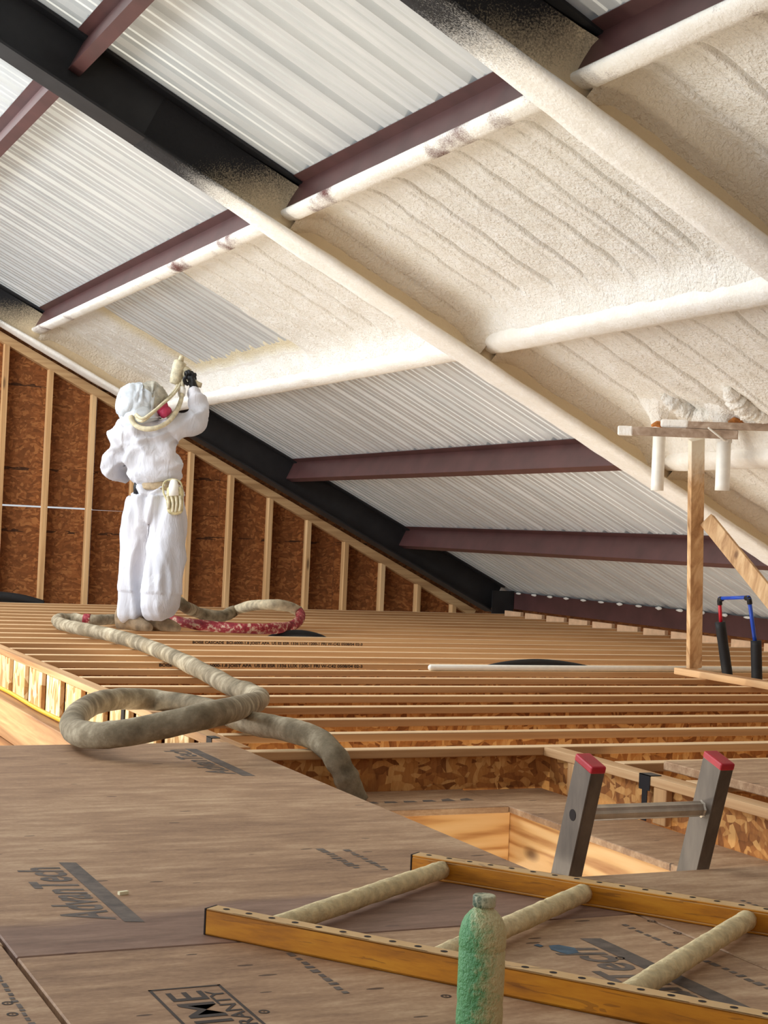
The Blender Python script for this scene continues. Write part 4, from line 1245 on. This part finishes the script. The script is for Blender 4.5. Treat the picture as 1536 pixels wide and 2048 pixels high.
# hood and visor film
def film(axis_pts, rads, n_, seed, amp, name, mat):
    p = smooth_path(axis_pts, 4); R = []
    for i in range(len(p)):
        f_ = i / 4; k = min(int(f_), len(rads) - 2); t_ = f_ - k
        R.append(rads[k] + (rads[k + 1] - rads[k]) * t_)
    o = MB().tube(p, R, n_, ring=lambda i, k_, th: 1 + amp * (1 - 2.2 * abs(nz(i * 0.35 + seed, math.cos(th) * 2.2, math.sin(th) * 2.2))) + amp * 0.5 * nz(i * 0.9, math.cos(th) * 5, math.sin(th) * 5 + seed)).build(name, mat, None, smooth=True)
    o.parent = pr; o.matrix_parent_inverse = Matrix.Translation(-Vector(pr.location))
    return o
film([PP(234, 801, 0), PP(239, 802, 0), PP(252, 804, 0), PP(268, 808, .01), PP(284, 811, .02), PP(298, 808, .03), PP(309, 809, .035)], [.04, .085, .122, .138, .140, .128, .112], 30, 1.7, 0.15, 'hood', M['hood'])
film([PP(284, 812, -.0), PP(281, 826, 0), PP(281, 842, 0), PP(284, 852, 0)], [.115, .125, .14, .12], 28, 6.1, 0.08, 'hood_cape', M['hood'])
film([PP(276, 793, .0), PP(284, 792, .0), PP(297, 795, .02), PP(311, 800, .03), PP(323, 805, .04), PP(329, 808, .04)], [.045, .085, .108, .10, .075, .05], 26, 3.3, 0.13, 'visor_film', M['grey_film'])
# respirator
mk = MB().tube([PP(310, 818, .0), PP(318, 816, .01), PP(330, 813, .03), PP(334, 812, .035)], [.055, .058, .052, .04], 18)
o = mk.build('respirator', M['pink'], pr, smooth=True)
o = MB().tube([PP(325, 829, -.05), PP(331, 824, -.02), PP(336, 820, .01)], [.03, .033, .030], 14).build('filter_cartridge', M['pink'], pr, smooth=True)
# belt, pouch
o = loft([(319, 962, 37.5, .130, 0), (319, 965, 39, .142, 0), (318, 978, 41.5, .148, 0), (318, 981, 40, .14, 0)]).build('belt', M['belt'], pr, smooth=True); fix_normals(o)
pz = lambda x, y, dd=-.13: PP(x, y, dd)
pch = MB()
pc = [(334, 973), (364, 973), (367, 1000), (366, 1026), (350, 1031), (335, 1027), (332, 1000)]
fr = [pz(x, y, -.235) for x, y in pc]; bk = [pz(x, y, -.11) for x, y in pc]
nn_ = len(pc)
pch.add(fr + bk, [tuple(reversed(range(nn_))), tuple(range(nn_, 2 * nn_))] + [(k, (k + 1) % nn_, nn_ + (k + 1) % nn_, nn_ + k) for k in range(nn_)])
pouch = bevel(pch.build('tool_pouch', M['pouch'], pr), 0.02, 3); fix_normals(pouch)
def sub(mb, name, mat, par):
    o = mb.build(name, mat, None, smooth=True); o.parent = par; return o
sub(MB().tube([pz(347, 962, -.20), pz(347.5, 972, -.22), pz(348, 992, -.235)], [.022, .034, .034], 14), 'nozzle_tube', M['pvc'], pouch)
for x0_, x1_, yb_ in ((335, 336, 1022), (343, 345, 1028), (352, 351, 1028), (360, 359, 1026)):
    sub(MB().tube(smooth_path([pz(x0_, 992, -.235), pz((x0_ + x1_) / 2 + 2, 1008, -.242), pz(x1_, yb_ - 4, -.235)], 5), 0.0095, 10), 'pouch_tool', M['gun'], pouch)
sub(MB().tube(smooth_path([pz(334, 1000, -.225), pz(327, 985, -.215), pz(327, 968, -.20), pz(334, 961, -.19), pz(347, 959, -.19), pz(359, 963, -.19), pz(364, 974, -.20), pz(366, 992, -.215)], 6), 0.0065, 10), 'wire_loop', M['pouch'], pouch)
o = MB().tube([PP(276, 966, -.06), PP(275, 974, -.07), PP(273, 990, -.07)], [.025, .03, .022], 12).build('black_holder', M['glove'], pr, smooth=True)
# boots
def boot(c_, d_, hx, name, lift=0.001):
    d_ = d_.normalized(); L = 0.30; A = c_ - d_ * L / 2; A.z = lift
    w_ = Vector((-d_.y, d_.x, 0))
    rows = [(0.0, .035, .03, .15), (0.02, .045, .0, .19), (0.07, .052, .0, .20), (0.115, .052, 0, .155), (0.16, .05, 0, .115), (0.21, .054, 0, .088), (0.255, .05, 0, .07), (0.285, .038, 0, .055), (0.30, .02, .01, .04)]
    mb = MB(); n_ = 14
    for x, hw, z0, z1 in rows:
        for k in range(n_):
            th = 6.28318 * k / n_
            cx_, sx_ = math.cos(th), math.sin(th)
            z = z0 + (z1 - z0) * (0.5 + 0.5 * sx_) if sx_ > -0.6 else z0
            z += lift
            ww = hw * (1.0 if sx_ < 0 else (1 - 0.35 * sx_))
            mb.v.append(tuple(A + d_ * x + w_ * (math.copysign(abs(cx_) ** 0.8, cx_) * ww * (1 + 0.06 * nz(x * 20, k * 0.7, hx))) + Vector((0, 0, z))))
    for i in range(len(rows) - 1):
        for k in range(n_):
            k2 = (k + 1) % n_
            mb.f.append((i * n_ + k, i * n_ + k2, (i + 1) * n_ + k2, (i + 1) * n_ + k)); mb.m.append(0)
    mb.f.append(tuple(reversed(range(n_)))); mb.m.append(0)
    mb.f.append(tuple((len(rows) - 1) * n_ + k for k in range(n_))); mb.m.append(0)
    o = mb.build(name, M['boot'], pr, smooth=True)
    fix_normals(o)
    # ankle shaft up into the trouser leg
    top = A + d_ * 0.06 + Vector((0, 0, 0.13))
    MB().tube([top, top + Vector((0, 0, 0.04)), top + Vector((0, 0, 0.07))], [.052, .048, .04], 14).build('boot_shaft', M['boot'], pr, smooth=True)
boot(on_z(268, 1260, 0.001), RH * 0.86 - FH * 0.5, 3.0, 'boot')
boot(on_z(320, 1261, 0.001), RH * 0.95 - FH * 0.3, 9.0, 'boot')

# spray gun held overhead
GD = .23
gun = empty('spray_gun', PP(372, 765, GD), 'foam-crusted spray gun held up in the black glove, hoses over the shoulder', 'spray gun')
def gsub(mb, name, mat):
    o = mb.build(name, mat, None, smooth=True); o.parent = gun; o.matrix_parent_inverse = Matrix.Translation(-Vector(gun.location)); return o
gsub(MB().tube([PP(350, 769, GD), PP(351, 766, GD), PP(354, 750, GD), PP(358, 733, GD), PP(361, 724, GD), PP(362, 722, GD)], [.03, .042, .045, .047, .045, .03], 16, ring=lambda i, k, th: 1 + 0.05 * nz(i, math.cos(th) * 2, math.sin(th) * 2)), 'gun_body', M['gun'])
gsub(MB().tube([PP(361, 724, GD), PP(363, 714, GD), PP(363.5, 711, GD)], [.022, .018, .012], 12), 'nozzle', M['gun'])
gsub(MB().tube([PP(364, 738, GD), PP(373, 740, GD), PP(381, 744, GD)], [.03, .026, .018], 12), 'air_cylinder', M['gun'])
gsub(MB().tube([PP(366, 745, GD), PP(380, 758, GD), PP(393, 768, GD), PP(403, 771, GD)], [.024, .022, .022, .018], 12), 'handle', M['gun'])
gsub(MB().tube([PP(368, 757, GD), PP(374, 766, GD), PP(380, 770, GD)], [.008, .008, .006], 8), 'trigger', M['glove'])
def ghose(pts, r):
    p = smooth_path([PP(*q) for q in pts], 7)
    gsub(MB().tube(p, [r * (1 + 0.12 * nz(i * 0.4, r * 100)) for i in range(len(p))], 12), 'gun_hose', M['gun'])
ghose([(356, 766, GD), (352, 778, .16), (338, 795, .02), (320, 812, -.10), (303, 828, -.16), (287, 841, -.17), (277, 840, -.15), (268, 829, -.12), (262, 836, -.13)], .0115)
ghose([(362, 762, GD), (357, 776, .16), (343, 793, .02), (324, 809, -.12), (305, 824, -.18), (288, 836, -.19), (280, 835, -.18), (272, 828, -.15)], .0095)
ghose([(366, 760, GD), (364, 780, .18), (362, 800, .10), (353, 822, .0), (337, 843, -.10), (315, 855, -.16), (293, 858, -.17), (275, 853, -.16), (265, 843, -.15), (261, 832, -.14)], .017)
gsub(MB().tube([PP(364, 777, .19), PP(363.5, 783, .175), PP(363, 790, .15)], [.026, .028, .026], 12), 'hose_coupling', M['pvc'])

# gloved hands: palm, four fingers curled round the handle, thumb at the side
def hand(c, up, side, out, name, open_=False):
    """c palm centre, up = from wrist to knuckles, side = towards the thumb, out = palm normal"""
    up, side = up.normalized(), side.normalized(); out = up.cross(side).normalized() if out is None else out.normalized()
    mbs = [MB().tube([c - up * .062, c - up * .03, c, c + up * .034, c + up * .045], [(.030, .030), (.034, .028), (.043, .024), (.043, .022), (.036, .016)], 16)]
    for k, (ln, off) in enumerate(((.036, .030), (.041, .010), (.038, -.011), (.030, -.031))):
        b0 = c + up * (.035 - .004 * abs(k - 1)) + side * off
        p1 = b0 + up * ln * .75 + out * .012
        p2 = p1 + up * ln * .15 + out * ln * .75
        p3 = p2 - up * ln * .55 + out * ln * .28
        mbs.append(MB().tube(smooth_path([b0 - up * .01, b0, p1, p2, p3], 3), [.0118] * 10 + [.0105, .010, .0085], 10))
    t0 = c + side * .034 - up * .02
    mbs.append(MB().tube(smooth_path([t0, t0 + side * .022 + up * .012 + out * .012, t0 + side * .022 + up * .036 + out * .032, t0 + side * .006 + up * .05 + out * .05], 3), [.0145, .0145, .0145, .0135, .013, .013, .0125, .012, .0115, .0095], 10))
    return remeshed(merge(mbs), name, M['glove'], pr, 0.005, None, 2)
up_ = (PP(379, 752, GD) - PP(389, 782, GD)).normalized()
hand(PP(384, 764, GD - .01), up_, (-RH * 0.85 - FH * 0.3), None, 'glove')
MB().tube([PP(391, 789, .23), PP(388.5, 780, .225), PP(386, 773, .225)], [.036, .034, .033], 14).build('glove_cuff', M['glove'], pr, smooth=True)
hand(PP(284, 938, .30), (RH * 0.4 + FH * 0.9), Vector((0, 0, 1)), None, 'glove')
